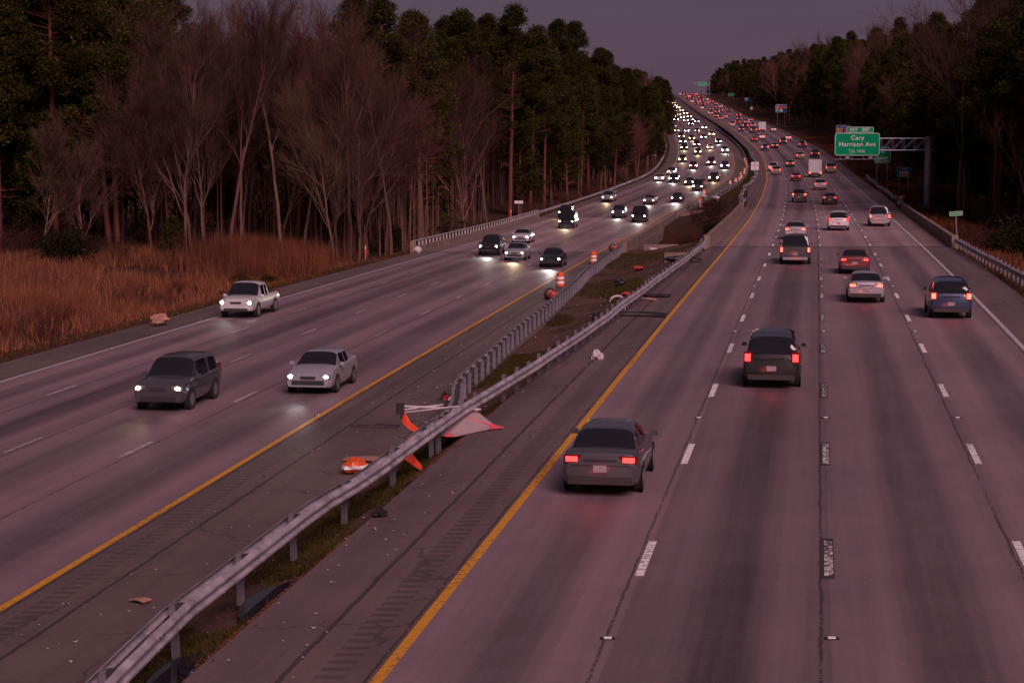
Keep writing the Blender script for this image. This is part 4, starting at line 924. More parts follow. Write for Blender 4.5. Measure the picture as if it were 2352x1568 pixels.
# puddles in the gutter between grass and pavement
def puddle(label, pts, dz=.03):
    mb = MB(); cx = sum(p[0] for p in pts)/len(pts); cy = sum(p[1] for p in pts)/len(pts); zm = terrain(cx, cy)+.13
    mb.face([(x, y, zm+dz) for x, y in pts]); o = mb.build('puddle', M['water']); tag(o, kind='structure')
def blobpts(cx, cy, rx, ry, rot, seed, n=22):
    rr = random.Random(seed); P = []
    for i in range(n):
        a = 2*math.pi*i/n; k = 1+.18*math.sin(3*a+seed)+rr.uniform(-.1, .1); x, y = rx*k*math.cos(a), ry*k*math.sin(a); c, s_ = math.cos(rot), math.sin(rot); P.append((cx+x*c-y*s_, cy+x*s_+y*c))
    return P
def gut(y): return RX(y, -inR(y))-.55
for cy, ry, rx in ((36.0, 2.0, .50), (30.6, 1.6, .46)): puddle('', blobpts(gut(cy)-.30, cy, rx, ry, math.atan2(-.1625, 1), cy), .0)
# scattered fine litter (countless flecks)
V = []; r3 = random.Random(5)
def fleck(x, y, s, z=None):
    z = terrain(x, y)+.03 if z is None else z; a = r3.uniform(0, 6.28); h = r3.uniform(.01, s*.5)
    for k in range(4): V.append((x+s*math.cos(a+k*1.57)*r3.uniform(.5, 1), y+s*math.sin(a+k*1.57)*r3.uniform(.5, 1), z+h*(k % 2)))
for i in range(520):
    y = 28+r3.random()**1.3*130; a, b = xL(y)+1.0, RX(y, -1.3); x = r3.uniform(a, b)
    zt = terrain(x, y)+.03
    if x < LX(y, -inL(y)): zt = zL(y)+.01
    if x > RX(y, -inR(y)): zt = zR(y)+.01
    fleck(x, y, r3.choice([.03, .04, .05, .07, .11 if y > 60 else .05]), zt)
for i in range(160):
    y = r3.uniform(80, 400); fleck(RX(y, 17.2+r3.uniform(-1, 1.5)), y, .08) if i % 2 else fleck(LX(y, 17.6+r3.uniform(-1, 1.5)), y, .08)
tag(np_mesh('litter_flecks', V, 4, M['litter']), kind='stuff')

# ------------------------------------------------------------------ vegetation
def bare_tree_mesh(seed, H=20, spread=.38, trunk_r=.20, fork=.32, droop=0.0, levels=4, nl=9, lean=0.0, dens=1.0, vase=.5):
    """returns verts (quads, 4 per face) for trunk and for crown (limbs and twigs)"""
    rr = random.Random(seed); TR_, CRN, TW_ = [], [], []
    def seg(L, a, b, ra, rb, n):
        d = (b-a).normalized(); u = d.cross(Vector((.3, .5, .8))).normalized(); w = d.cross(u)
        c = [(math.cos(2*math.pi*j/n), math.sin(2*math.pi*j/n)) for j in range(n)]
        for j in range(n):
            (c0, s0), (c1, s1) = c[j], c[(j+1) % n]
            L += [a+ra*(c0*u+s0*w), a+ra*(c1*u+s1*w), b+rb*(c1*u+s1*w), b+rb*(c0*u+s0*w)]
    def limb(p, d, ln, r, lev, L):
        k = {0: 9, 1: 6, 2: 5, 3: 3, 4: 2}[lev]; n = {0: 8, 1: 5, 2: 3, 3: 3, 4: 3}[lev]
        for i in range(k):
            nd = (d + Vector((rr.gauss(0, 1), rr.gauss(0, 1), rr.gauss(0, .6)))*(.05 if lev == 0 else .13) + Vector((0, 0, (.08 if lev else .02) - droop*(lev > 1)))).normalized()
            q = p + nd*ln/k; r1 = r*(1-.72/k) if lev else r*(1-.085)
            seg(L, p, q, r, r1, n)
            t = (i+1)/k
            if lev < levels:
                if lev == 0: cnt = 0 if t < fork else rr.choice([1, 2, 2])*(2 if i == k-1 else 1)
                else: cnt = rr.choice([1, 2, 2, 3]) if t > .25 else rr.choice([0, 1])
                if lev >= 2: cnt = int(round(cnt*dens+.2*rr.random()))
                for _ in range(cnt):
                    az = rr.uniform(0, 2*math.pi); side = nd.cross(Vector((math.cos(az), math.sin(az), .1))).normalized()
                    if lev == 0: side = Vector((math.cos(az), math.sin(az), 0))
                    ang = rr.uniform(.45, .8)*(1.15 if lev == 0 else 1) * (1.25-vase)
                    d2 = (nd*math.cos(ang) + side*math.sin(ang)).normalized()
                    f = {0: spread*rr.uniform(.75, 1.2)*(1.25-.55*t), 1: rr.uniform(.38, .62), 2: rr.uniform(.4, .65), 3: rr.uniform(.45, .7)}[lev]
                    l2 = (H if lev == 0 else ln)*f
                    limb(q, d2, l2, max(.011, r1*(.55 if lev == 0 else .5)), lev+1, CRN if lev < 2 else TW_)
            p, d, r = q, nd, r1
    limb(Vector((0, 0, -.3)), Vector((lean, 0, 1)).normalized(), H*.82, trunk_r, 0, TR_)
    return [tuple(v) for v in TR_], [tuple(v) for v in CRN], [tuple(v) for v in TW_]
def pine_mesh(seed, H=24, crown0=.48, cw=3.6, clumps=80, per=150, size=.27, conical=False, dead=True):
    rr = random.Random(seed); g = np.random.default_rng(seed); TR_, BR, ND = [], [], []
    def seg(L, a, b, ra, rb, n):
        d = (b-a).normalized(); u = d.cross(Vector((.3, .5, .8))).normalized(); w = d.cross(u)
        for j in range(n):
            c0, s0, c1, s1 = math.cos(2*math.pi*j/n), math.sin(2*math.pi*j/n), math.cos(2*math.pi*(j+1)/n), math.sin(2*math.pi*(j+1)/n)
            L += [a+ra*(c0*u+s0*w), a+ra*(c1*u+s1*w), b+rb*(c1*u+s1*w), b+rb*(c0*u+s0*w)]
    p = Vector((0, 0, -.3)); r = H*.0105; k = 12; axis = [p.copy()]; bend = Vector((rr.uniform(-.02, .02), rr.uniform(-.02, .02), 0))
    for i in range(k):
        q = p + (Vector((0, 0, 1))+bend+Vector((rr.gauss(0, .012), rr.gauss(0, .012), 0)))*H/k; r1 = r*(.95 if i < 7 else .78); seg(TR_, p, q, r, r1, 9); p, r = q, r1; axis.append(p.copy())
    def ax(t): i = min(k-1, int(t*k)); return axis[i].lerp(axis[i+1], t*k-i)
    if dead:
        for _ in range(10):
            t = rr.uniform(.2, crown0); a = ax(t); az = rr.uniform(0, 6.28); L = rr.uniform(.6, 2.2); seg(BR, a, a+Vector((math.cos(az)*L, math.sin(az)*L, rr.uniform(-.3, .5))), .04, .012, 3)
    cen = []
    for c in range(clumps):
        t = crown0 + (1-crown0)*rr.random()**.85; rel = (t-crown0)/(1-crown0)
        prof = ((1-rel)**.8 if conical else math.sin(math.pi*min(1, .28+.72*rel))**.7*(1.05-.35*rel))
        R_ = cw*prof*rr.uniform(.55, 1.05)+.25; az = rr.uniform(0, 6.28); a = ax(min(.99, t-.03*rr.random()))
        q = Vector((a.x+R_*math.cos(az), a.y+R_*math.sin(az), H*t+rr.uniform(-.3, .5)+.12*R_)); m1 = a.lerp(q, .55)+Vector((0, 0, -.1*R_+.1))
        seg(BR, a, m1, .055, .035, 4); seg(BR, m1, q, .035, .015, 3); cen.append((q, rr.uniform(.55, 1.0)))
        cen.append((m1.lerp(q, .5)+Vector((rr.uniform(-.4, .4), rr.uniform(-.4, .4), .2)), rr.uniform(.4, .7)))
    cen.append((ax(.99)+Vector((0, 0, .2)), .6))
    out = []; mi = []
    for q, s in cen:
        n = int(per*s*1.2); d = g.normal(size=(n, 3)); d /= np.linalg.norm(d, axis=1)[:, None]; rad = s*(.35+.65*g.random((n, 1))**.5)
        c = np.array(q)[None]+d*rad*np.array([[1.15, 1.15, .72]])
        u = d*.6+g.normal(size=(n, 3))*.5+np.array([[0, 0, .25]]); u /= np.linalg.norm(u, axis=1)[:, None]; w = np.cross(u, g.normal(size=(n, 3))); w /= np.linalg.norm(w, axis=1)[:, None]
        ln = size*g.uniform(.6, 1.2, (n, 1)); wd = size*.20*g.uniform(.7, 1.4, (n, 1))
        quad = np.stack([c-w*wd*.4, c+w*wd*.4, c+u*ln+w*wd, c+u*ln-w*wd], 1); out.append(quad.reshape(-1, 3)); mi.append(g.random(n) < (.22 if q.z > H*.5 else .1))
    return [tuple(v) for v in TR_], [tuple(v) for v in BR], np.concatenate(out), np.concatenate(mi)
def mk_bare(seed, mat_t, mat_c, **k):
    t, c, w_ = bare_tree_mesh(seed, **k); o = thing('bare_tree', None, None)
    a = np_mesh('trunk', t, 4, mat_t, o); b = np_mesh('crown', c+w_, 4, [mat_c, M['twigs']], o, np.concatenate([np.zeros(len(c)//4, int), np.ones(len(w_)//4, int)])); return o
def mk_pine(seed, name='pine_tree', m1='needles', m2='needles2', **k):
    t, b, nd, mi = pine_mesh(seed, **k); o = thing(name, None, None)
    np_mesh('trunk', t, 4, M['bark_pine'], o)
    v = np.concatenate([np.array(b), nd]); idx = np.concatenate([np.zeros(len(b)//4, int), 1+mi.astype(int)])
    np_mesh('crown', v, 4, [M['bark_pine'], M[m1], M[m2]], o, idx); return o
def mk_bush(seed, m='holly', R0=1.5, Hh=2.2, n=6000, size=.085, cone=0.0):
    g = np.random.default_rng(seed); d = g.normal(size=(n, 3)); d /= np.linalg.norm(d, axis=1)[:, None]; rad = g.random((n, 1))**.35
    lob = 1+.22*np.sin(d[:, :1]*5+seed)+.2*np.sin(d[:, 1:2]*7+seed*2)+.15*np.sin(d[:, 2:]*6)
    c = d*rad*lob*np.array([[R0, R0, Hh/2]])+np.array([[0, 0, Hh/2]])
    k = 1-cone*(c[:, 2:]/Hh); c[:, :2] *= k
    u = g.normal(size=(n, 3))+d; u /= np.linalg.norm(u, axis=1)[:, None]; w = np.cross(u, g.normal(size=(n, 3))); w /= np.linalg.norm(w, axis=1)[:, None]
    s = size*g.uniform(.6, 1.3, (n, 1)); q = np.stack([c-w*s*.3, c+w*s*.3, c+u*s+w*s*.4, c+u*s-w*s*.4], 1).reshape(-1, 3)
    o = thing('shrub', None, None); np_mesh('foliage', q, 4, M[m], o)
    mb = MB(); rr = random.Random(seed)
    for i in range(7): a = rr.uniform(0, 6.28); mb.tube([(0, 0, -.2), (.5*R0*math.cos(a), .5*R0*math.sin(a), Hh*.6)], [.05, .015], 4)
    mb.build('stems', M['bark_bare'], o); return o
def mk_brush(seed, Hh=2.6, n=26, R0=1.4):
    rr = random.Random(seed); L = []
    def seg(a, b, ra, rb):
        d = (b-a).normalized(); u = d.cross(Vector((.3, .5, .8))).normalized(); w = d.cross(u)
        for j in range(3):
            c0, s0, c1, s1 = math.cos(2.094*j), math.sin(2.094*j), math.cos(2.094*(j+1)), math.sin(2.094*(j+1)); L.extend([a+ra*(c0*u+s0*w), a+ra*(c1*u+s1*w), b+rb*(c1*u+s1*w), b+rb*(c0*u+s0*w)])
    for i in range(n):
        a = rr.uniform(0, 6.28); r0 = rr.uniform(0, R0*.5); p = Vector((r0*math.cos(a), r0*math.sin(a), -.1)); d = Vector((math.cos(a)*.4, math.sin(a)*.4, 1)); h = Hh*rr.uniform(.5, 1.1)
        for k in range(4):
            q = p+(d+Vector((rr.gauss(0, .18), rr.gauss(0, .18), 0)))*h/4.4; seg(p, q, .022-.004*k, .018-.004*k)
            for _ in range(3): e = q+Vector((rr.gauss(0, .45), rr.gauss(0, .45), rr.uniform(.05, .6))); seg(q, e, .011, .006); seg(e, e+Vector((rr.gauss(0, .3), rr.gauss(0, .3), rr.uniform(0, .4))), .008, .005)
            p = q
    o = thing('bare_shrub', None, None); np_mesh('twigs', [tuple(v) for v in L], 4, M['brush'], o); return o
M['twigs'] = mat('fine_twigs', (.070,.031,.024), .9, 0, .3, .5, rand=.35, spec=.2)
BARE = [mk_bare(11, M['bark_bare'], M['bark_bare'], H=19, spread=.36, fork=.35, vase=.62), mk_bare(12, M['bark_bare'], M['bark_bare'], H=22, spread=.30, fork=.45, vase=.6),
        mk_bare(13, M['bark_bare'], M['bark_bare'], H=16, spread=.40, fork=.2, vase=.5, trunk_r=.15), mk_bare(14, M['bark_bare'], M['bark_bare'], H=20, spread=.28, fork=.3, vase=.7, trunk_r=.16),
        mk_bare(15, M['bark_bare'], M['bark_bare'], H=13, spread=.34, fork=.25, vase=.55, trunk_r=.10, lean=.12)]
PINE = [mk_pine(31, H=24, crown0=.42, cw=3.8, clumps=100), mk_pine(32, H=25, crown0=.34, cw=4.1, clumps=120), mk_pine(33, H=22, crown0=.48, cw=3.4, clumps=85), mk_pine(34, H=19, crown0=.16, cw=3.4, clumps=120, conical=True)]
CEDAR = [mk_pine(36, name='evergreen_tree', H=21, crown0=.14, cw=3.7, clumps=130, conical=True), mk_pine(37, name='evergreen_tree', H=23, crown0=.24, cw=4.2, clumps=125)]
UNDER = mk_pine(35, H=9, crown0=.12, cw=2.3, clumps=46, per=52, size=.32, conical=True)
BUSH = [mk_bush(41), mk_bush(42, Hh=3.0, R0=1.3)]; BRUSH = [mk_brush(51), mk_brush(52, 3.2, 30, 1.8)]
fresh = set()
CNT = {}
def plant(src, x, y, s=1.0, label=None, cat='tree', group=None, rz=None, sz=None, dz=0.0, rng=rnd, tilt=0):
    if src.name not in fresh: o = src; fresh.add(src.name)
    else: o = copy_tree(src)
    o.location = (x, y, terrain(x, y)-.05+dz); o.rotation_euler = (R(tilt)*rng.uniform(-1, 1), R(tilt)*rng.uniform(-1, 1), rng.uniform(0, 6.28) if rz is None else rz); o.scale = (s, s, sz if sz else s)
    for k in ('label', 'category', 'group'):
        if k in o: del o[k]
    return tag(o, label, cat, group)
rt = random.Random(99)
def region(side, y):
    if side == 'L':
        return ['at the left edge before the bridge', 'behind the left bridge', 'where the left guardrail bends', 'on the far left hill'][0 if y < 200 else 1 if y < 290 else 2 if y < 520 else 3]
    return ['behind the gantry at right', 'behind the blue signs at right', 'on the far right ridge'][0 if y < 380 else 1 if y < 800 else 2]
def wood(side, kind, x, y, s, sz=None):
    src = rt.choice(CEDAR) if kind == 'cedar' else rt.choice(PINE) if kind == 'pine' else rt.choice(BARE[:4] if kind == 'bare' else BARE)
    if kind == 'cedar': lab = 'full dark evergreen in the dense wood %s' % region(side, y); gr = 'evergreens %s' % region(side, y)
    elif kind == 'pine':
        lab = 'dark green pine in the dense wood %s' % region(side, y); gr = 'pines %s' % region(side, y)
    else:
        lab = 'leafless grey brown tree in the dense wood %s' % region(side, y); gr = 'bare trees %s' % region(side, y)
    plant(src, x, y, s, lab, 'tree', gr, sz=sz, rng=rt, tilt=3)
def clear(x, y, side):      # keep the creek bed and the roads open
    return terrain(x, y) > (zL(y) if side == 'L' else zR(y))-3.6
npn = {'pine': 0, 'bare': 0, 'cedar': 0}
def add(side, kind, x, y, s, sz=None):
    if kind == 'pine' and y > 420 and rt.random() < .72: kind = 'cedar'
    if npn[kind] >= 292: return
    npn[kind] += 1; wood(side, kind, x, y, s, sz)
# --- left wood: a front of bare trees facing the camera at y 160-185, then following the carriageway
for row in range(6):
    x = -62.0
    while x < -12:
        y = 163 + row*6.5 + (x+44)*.22 + rt.uniform(-2, 2); xx = x+rt.uniform(-1.2, 1.2)
        kind = 'pine' if (rt.random() < (.75 if x < -34 else .06 if row < 3 else .45)) else 'bare'
        h = rt.uniform(.78, 1.0)*(1.0 if row < 3 else 1.0)
        if kind == 'pine' and x < -34: h = rt.uniform(.98, 1.12)
        elif kind == 'pine' and x > -34: h *= .86
        add('L', kind, xx, y, h); x += rt.uniform(2.9, 4.4)+row*.25
for row in range(4):
    y = 186.0
    while y < 1230:
        off = (9.5 - 4.0*smst(300, 520, y)) + row*(5.2+.004*y) + rt.uniform(-1.3, 1.3)
        x = LX(y, 14.64+off)
        pb = (.40 if y < 235 else .90 if y < 440 else .78)
        kind = 'pine' if rt.random() < pb else 'bare'
        sc = {'pine': 1.17 if 235 < y < 420 else 1.0 if y < 600 else .84, 'bare': .95 if y < 500 else .85}[kind]*rt.uniform(.86, 1.08)
        if row == 0 and y > 300: sc *= .88
        if clear(x, y, 'L') or row > 1: add('L', kind, x, y, sc)
        y += (4.2 + .014*y)*rt.uniform(.7, 1.3)*(1+.12*row)
# --- right wood
for row in range(4):
    y = 165.0
    while y < 1330:
        off = 12.0+3*smst(380, 520, y) + row*(5.2+.004*y) + rt.uniform(-1.5, 1.5)
        x = RX(y, 14.64+off)
        pb = .85 if y < 330 else .72
        kind = 'pine' if rt.random() < pb else 'bare'
        sc = (1.2 if y < 420 else 1.2 if y < 850 else 1.0 if y < 1050 else .82)*rt.uniform(.85, 1.08)
        if row == 0: sc *= .85
        if clear(x, y, 'R') or row > 1: add('R', kind, x, y, sc)
        y += (4.4 + .0145*y)*rt.uniform(.7, 1.3)*(1+.12*row)
# --- trees one can tell apart
def one(o, X, Y, s, label, rz=0, sz=None, cat='tree'):
    plant(o, X, Y, s, label, cat, None, rz, sz)
one(mk_bare(61, M['bark_bare'], M['bark_pale'], H=21, spread=.46, fork=.25, vase=.52, trunk_r=.26, dens=1.1), -5.6, 250, 1.0, 'large spreading leafless tree standing forward of the dark pines above the left bridge rail')
one(mk_bare(62, M['bark_bare'], M['bark_pale'], H=13, spread=.50, fork=.35, vase=.42, trunk_r=.16, droop=.10, lean=.25, dens=1.2), -15.2, 185, 1.0, 'pale arching leafless tree whose whitish twigs bow over to the right')
one(mk_bare(63, M['bark_bare'], M['bark_bare'], H=18, spread=.42, fork=.12, vase=.62, trunk_r=.17, dens=1.1), -28.5, 166, 1.0, 'broad multi-stemmed leafless tree rising behind the dry grass, left of centre of the wood')
one(mk_bare(64, M['bark_pale'], M['bark_pale'], H=10, spread=.34, fork=.3, vase=.6, trunk_r=.07, lean=.22, dens=.8), -38.5, 152, 1.0, 'slender pale leaning sapling at the left, in front of the tall pines', 0)
one(mk_bare(65, M['bark_pale'], M['bark_pale'], H=8.5, spread=.36, fork=.25, vase=.6, trunk_r=.06, dens=.8), -35.2, 154, 1.0, 'short pale sapling with thin upright branches right of the leaning one', 1)
for i, (x, y, s) in enumerate([(-45.2, 165, 1.05), (-39.8, 163, 1.10), (-35.2, 167, 1.0)]):
    one(mk_pine(70+i, H=25, crown0=.52, cw=4.4, clumps=110), x, y, s, ['tall pine with orange brown trunk at the extreme left edge', 'tallest orange brown pine trunk near the left edge, heavy crown above', 'orange brown pine right of the tallest one, its crown hanging out over the bare trees'][i])
one(mk_bare(66, M['bark_bare'], M['bark_bare'], H=20, spread=.55, fork=.38, vase=.36, trunk_r=.24, dens=1.1, lean=-.08), 48.8, 205, 1.0, 'big spreading leafless tree right of the gantry pole, reaching its limbs left', 2)
one(mk_pine(75, H=27, crown0=.40, cw=4.6, clumps=120), 56.5, 208, 1.0, 'tall dark pine rising out of the frame at the right edge')
b = thing('dead_snag', 'bare broken trunk standing like a pole right of the gantry', 'tree', (51.0, 212, terrain(51.0, 212))); mb = MB(); mb.tube([(0, 0, -.3), (.1, 0, 3), (.05, .1, 6.2), (.16, .1, 6.6)], [.17, .15, .12, .03], 7); mb.build('trunk', M['bark_pale'], b)
one(UNDER, -29.2, 161, .55, 'dark rounded evergreen bush in front of the bare trees, left side', 0, .42, 'shrub')
for i, (x, y, s, l) in enumerate([(-35.5, 149, 1.5, 'olive green bush behind the tall dry grass at left'), (-12.6, 194, 1.05, 'bright olive bush at the near end of the left bridge parapet'), (-20.5, 176, 1.2, 'low dark bush below the pale arching tree'), (38.5, 140, 2.0, 'large dark bush at the right edge behind the dry grass'), (-9, 215, .9, 'dark bush beyond the open rail of the left bridge'), (43.2, 178, .9, 'low dark bush at the foot of the gantry pole side of the verge')]):
    plant(BUSH[i % 2], x, y, s, l, 'shrub', None, None)
for i in range(104):
    if i >= 70:
        y = rt.uniform(96, 158); x = LX(y, 14.64+outL(y))-rt.uniform(5, 24); l = 'low bare shrub among the tall dry grass on the left verge'; gr = 'shrubs in the dry grass'
        if x < -60 or y > 150+(x+44)*.28: continue
        plant(BRUSH[i % 2] if i % 5 else BUSH[0], x, y, rt.uniform(.3, .55), l, 'shrub', gr, rng=rt); continue
    elif i < 38: x = rt.uniform(-56, -16); y = 152+(x+44)*.28+rt.uniform(0, 9); l = 'leafless brush thicket at the foot of the left wood'; gr = 'thickets at the foot of the left wood'
    elif i < 54: y = rt.uniform(150, 320); x = RX(y, 14.64+rt.uniform(8, 14)); l = 'leafless brush thicket on the right verge below the gantry'; gr = 'thickets on the right verge'
    else: y = rt.uniform(270, 560); x = LX(y, 14.64+rt.uniform(5, 9)); l = 'leafless brush thicket along the bend of the left guardrail'; gr = 'thickets along the left guardrail'
    plant(rt.choice(BRUSH), x, y, rt.uniform(.6, 1.05), l, 'shrub', gr, rng=rt)
for i, (x, y) in enumerate([(18, 205), (22, 214), (16.5, 199), (20.5, 206), (18.5, 190), (19.5, 196), (14.5, 193), (19, 212), (24.0, 222), (20.0, 200), (17, 186), (17.5, 192), (23.5, 217), (15.5, 205), (22.5, 228), (25, 232), (20.5, 221)]):
    plant(BRUSH[i % 2] if i % 3 else BUSH[0], x, y, 1.0, 'brush growing in the creek cut between the two bridges', 'shrub', 'brush in the creek cut', rng=rt)
# distant woodland filling in behind the counted rows
def woodmass():
    g = np.random.default_rng(8); out = []; mi = []
    for side in 'LR':
        y = 150.0
        while y < 1600:
            if side == 'L' and y < 250: y += 6; continue
            for r_ in range(3 if side == 'L' else 4):
                off = (34 if side == 'L' else 24) + r_*7 + g.uniform(-3, 3); yy = y+g.uniform(-3, 3)
                x = LX(yy, 14.64+off) if side == 'L' else RX(yy, 14.64+off)
                z0 = terrain(x, yy); hh = g.uniform(11, 18) if side == 'L' else g.uniform(14, 27)*(1 if yy < 950 else .72); n = 130 if side == 'L' else 260
                c = np.array([[x, yy, z0]]) + g.normal(size=(n, 3))*np.array([[2.6, 2.6, 0]]) + np.stack([np.zeros(n), np.zeros(n), g.uniform(.05, 1, n)*hh], 1)
                tz = (c[:, 2]-z0)/hh; c[:, 0] = x+(c[:, 0]-x)*(1.15-.95*tz**2); c[:, 1] = yy+(c[:, 1]-yy)*(1.15-.95*tz**2)
                u = g.normal(size=(n, 3)); u[:, 2] += .8; u /= np.linalg.norm(u, axis=1)[:, None]; w = np.cross(u, g.normal(size=(n, 3))); w /= np.linalg.norm(w, axis=1)[:, None]
                s = g.uniform(.35, .8, (n, 1))*(1+.0008*yy); out.append(np.stack([c-w*s*.35, c+w*s*.35, c+u*s+w*s*.3, c+u*s-w*s*.3], 1).reshape(-1, 3)); mi.append(np.full(n, int(g.random() < (.5 if side == 'L' else .8))))
            y += 5+.006*y
    for i in range(900):        # thin stems filling the dark of the wood
        x = g.uniform(-75, -9); yy = 176+g.uniform(0, 60)+(x+44)*.25
        if i > 520: yy = g.uniform(240, 640); x = LX(yy, 14.64+g.uniform(11, 30)-4*smst(300, 520, yy))
        z0 = terrain(x, yy); hh = g.uniform(6, 14); r0 = g.uniform(.04, .10); a = g.normal()*.05*hh
        for k in range(2):
            w_ = np.array([r0 if k == 0 else 0, 0 if k == 0 else r0, 0]); b0 = np.array([x, yy, z0-.3]); t0 = np.array([x+a, yy, z0+hh])
            out.append(np.stack([b0-w_, b0+w_, t0+w_*.4, t0-w_*.4])); mi.append(np.array([2]))
    x = -75.0
    while x < -10:
        for r_ in range(4):
            yy = 214+r_*9+(x+44)*.2+g.uniform(-3, 3); z0 = terrain(x, yy); n = 150; hh = g.uniform(13, 18)
            c = np.array([[x, yy, z0]]) + g.normal(size=(n, 3))*np.array([[2.4, 2.4, 0]]) + np.stack([np.zeros(n), np.zeros(n), g.uniform(.02, 1, n)*hh], 1)
            u = g.normal(size=(n, 3)); u[:, 2] += 1.5; u /= np.linalg.norm(u, axis=1)[:, None]; w = np.cross(u, g.normal(size=(n, 3))); w /= np.linalg.norm(w, axis=1)[:, None]
            s = g.uniform(.4, .9, (n, 1)); out.append(np.stack([c-w*s*.2, c+w*s*.2, c+u*s+w*s*.2, c+u*s-w*s*.2], 1).reshape(-1, 3)); mi.append(np.full(n, g.integers(0, 2)))
        x += 3.2
    tag(np_mesh('distant_woodland', np.concatenate(out), 4, [M['brush'], M['needles'], M['bark_bare']], None, np.concatenate(mi)), kind='stuff')
woodmass()
# --- grasses
def grass(name, sampler, n, hmin, hmax, wd, mats, seed, lean=.35, tuft=7, spread=.12):
    g = np.random.default_rng(seed); rr = random.Random(seed); P = []; Hs = []
    while len(P) < n:
        q = sampler(rr)
        if q is None: continue
        P.append((q[0], q[1], terrain(q[0], q[1])-.03)); Hs.append(q[2] if len(q) > 2 else 1.0)
    P = np.repeat(np.array(P), tuft, 0); Hs = np.repeat(np.array(Hs), tuft); N = len(P); P[:, :2] += g.normal(size=(N, 2))*spread*np.maximum(Hs, .5)[:, None]
    h = g.uniform(hmin, hmax, N)*Hs; a = g.uniform(0, 6.28, N); w = np.stack([np.cos(a), np.sin(a), np.zeros(N)], 1)*(wd*g.uniform(.6, 1.3, N))[:, None]
    t = np.stack([g.normal(size=N)*lean*h, g.normal(size=N)*lean*h, h], 1)
    v = np.stack([P-w, P+w, P+t], 1).reshape(-1, 3)
    o = np_mesh(name, v, 3, mats, None, g.integers(0, len(mats), N) if isinstance(mats, list) else None); tag(o, kind='stuff'); return o
def s_left(rr):
    y = rr.uniform(60, 192); x = LX(y, 14.64+outL(y)) - 3.2 - rr.random()**.8*34
    if x < -62 or y > 160+(x+44)*.28+3: return None
    d = hn(x*.25, y*.25, 9)+.5*hn(x*.8, y*.55, 4)
    if rr.random() > .50+.75*d+.25*hn(x*.9, y*.6, 3): return None
    return x, y, (.55+.75*smst(3, 12, LX(y, 14.64)-x-3))*(1+.35*d)
grass('tall_dry_grass', s_left, 13000, .4, 1.15, .030, [M['grass_dry'], M['grass_dry'], M['straw']], 3, .22, 9, .16)
def s_tuft(rr):
    y = rr.gauss(160, 6); x = -21.5+rr.gauss(0, 2.6)
    return (x, y, 1.5) if clear(x, y, 'L') and x < LX(y, 14.64+outL(y)+2) else None
grass('plume_grass', s_tuft, 900, 1.2, 2.1, .03, M['grass_dry'], 4, .14, 9, .2)
def s_right(rr):
    y = rr.uniform(85, 620)**1.0; x = RX(y, 14.64+outR(y)) + 1.6 + rr.random()*(9 if y < 330 else 16)
    if rr.random() > .5+.5*hn(x*.3, y*.3, 5): return None
    return x, y, .8
grass('verge_dry_grass', s_right, 9000, .5, 1.1, .035, M['grass_dry'], 5, .25, 7, .2)
def s_green(rr):
    if rr.random() < .62:
        y = 26+rr.random()**1.2*80; a = LX(y, -inL(y))+.15; b_ = RX(y, -inR(y))-.35; 
        if b_ < a: return None
        x = rr.uniform(a, b_)
        if y < 58 and rr.random() < .5: x = RX(y, -inR(y))-rr.uniform(.75, 1.9)
    else: y = rr.uniform(60, 170); x = rr.uniform(LX(y, -inL(y))+.2, RX(y, -inR(y))-.3)
    if terrain(x, y) < min(zL(y), zR(y))-1.3: return None
    if y > 60 and hn(x*.55, y*.22, 6) < .05: return None
    if y < 60 and hn(x*1.3, y*.5, 2) < -.55: return None
    if y < 46 and abs(RX(y, -inR(y))-.85-x) < .42 and math.sin(y*.9+.6) > -.3: return None
    return x, y, 1.0
grass('median_green_grass', s_green, 22000, .05, .17, .014, M['grass_green'], 6, .6, 7, .07)
def s_edge(rr):
    y = rr.uniform(55, 420)
    if rr.random() < .6: x = LX(y, 14.64+outL(y)) - rr.uniform(.1, 4.5)
    else: x = RX(y, 14.64+outR(y)) + rr.uniform(.1, 2.5)
    return (x, y, 1.0) if clear(x, y, 'L') else None
grass('verge_short_grass', s_edge, 9000, .08, .28, .025, [M['grass_green'], M['grass_dry']], 7, .5, 6, .15)
def s_med2(rr):
    y = rr.uniform(262, 430); x = rr.uniform(LX(y, -inL(y))+.3, RX(y, -inR(y))-.3); return x, y, 1.0
grass('median_far_grass', s_med2, 4000, .06, .2, .03, M['grass_green'], 8, .5, 6, .2)
def leaves():
    g = random.Random(12); V = []
    for i in range(16000):
        if i % 6: y = 27+g.random()**1.4*60; x = RX(y, -inR(y))-.05-abs(g.gauss(0, .42))
        else: y = g.uniform(27, 150); x = g.uniform(LX(y, -inL(y))-.3, RX(y, -inR(y))+.2)
        if hn(x*.8, y*.45, 7) < -.15 and i % 6: continue
        s = g.uniform(.025, .07); a = g.uniform(0, 6.28); zt = terrain(x, y)
        if x > RX(y, -inR(y)): zt = zR(y)
        if x < LX(y, -inL(y)): zt = zL(y)
        z = zt+g.uniform(.01, .07)
        for k in range(4): V.append((x+s*math.cos(a+k*1.57)*(1 if k % 2 else .4), y+s*math.sin(a+k*1.57)*(1 if k % 2 else .4), z+g.uniform(-.012, .012)))
    tag(np_mesh('fallen_leaves', V, 4, M['leaf']), kind='stuff')
leaves()
for src in BARE+PINE+CEDAR+[UNDER]+BUSH+BRUSH:
    if src.name not in fresh:
        for c in list(src.children): bpy.data.objects.remove(c)
        bpy.data.objects.remove(src)

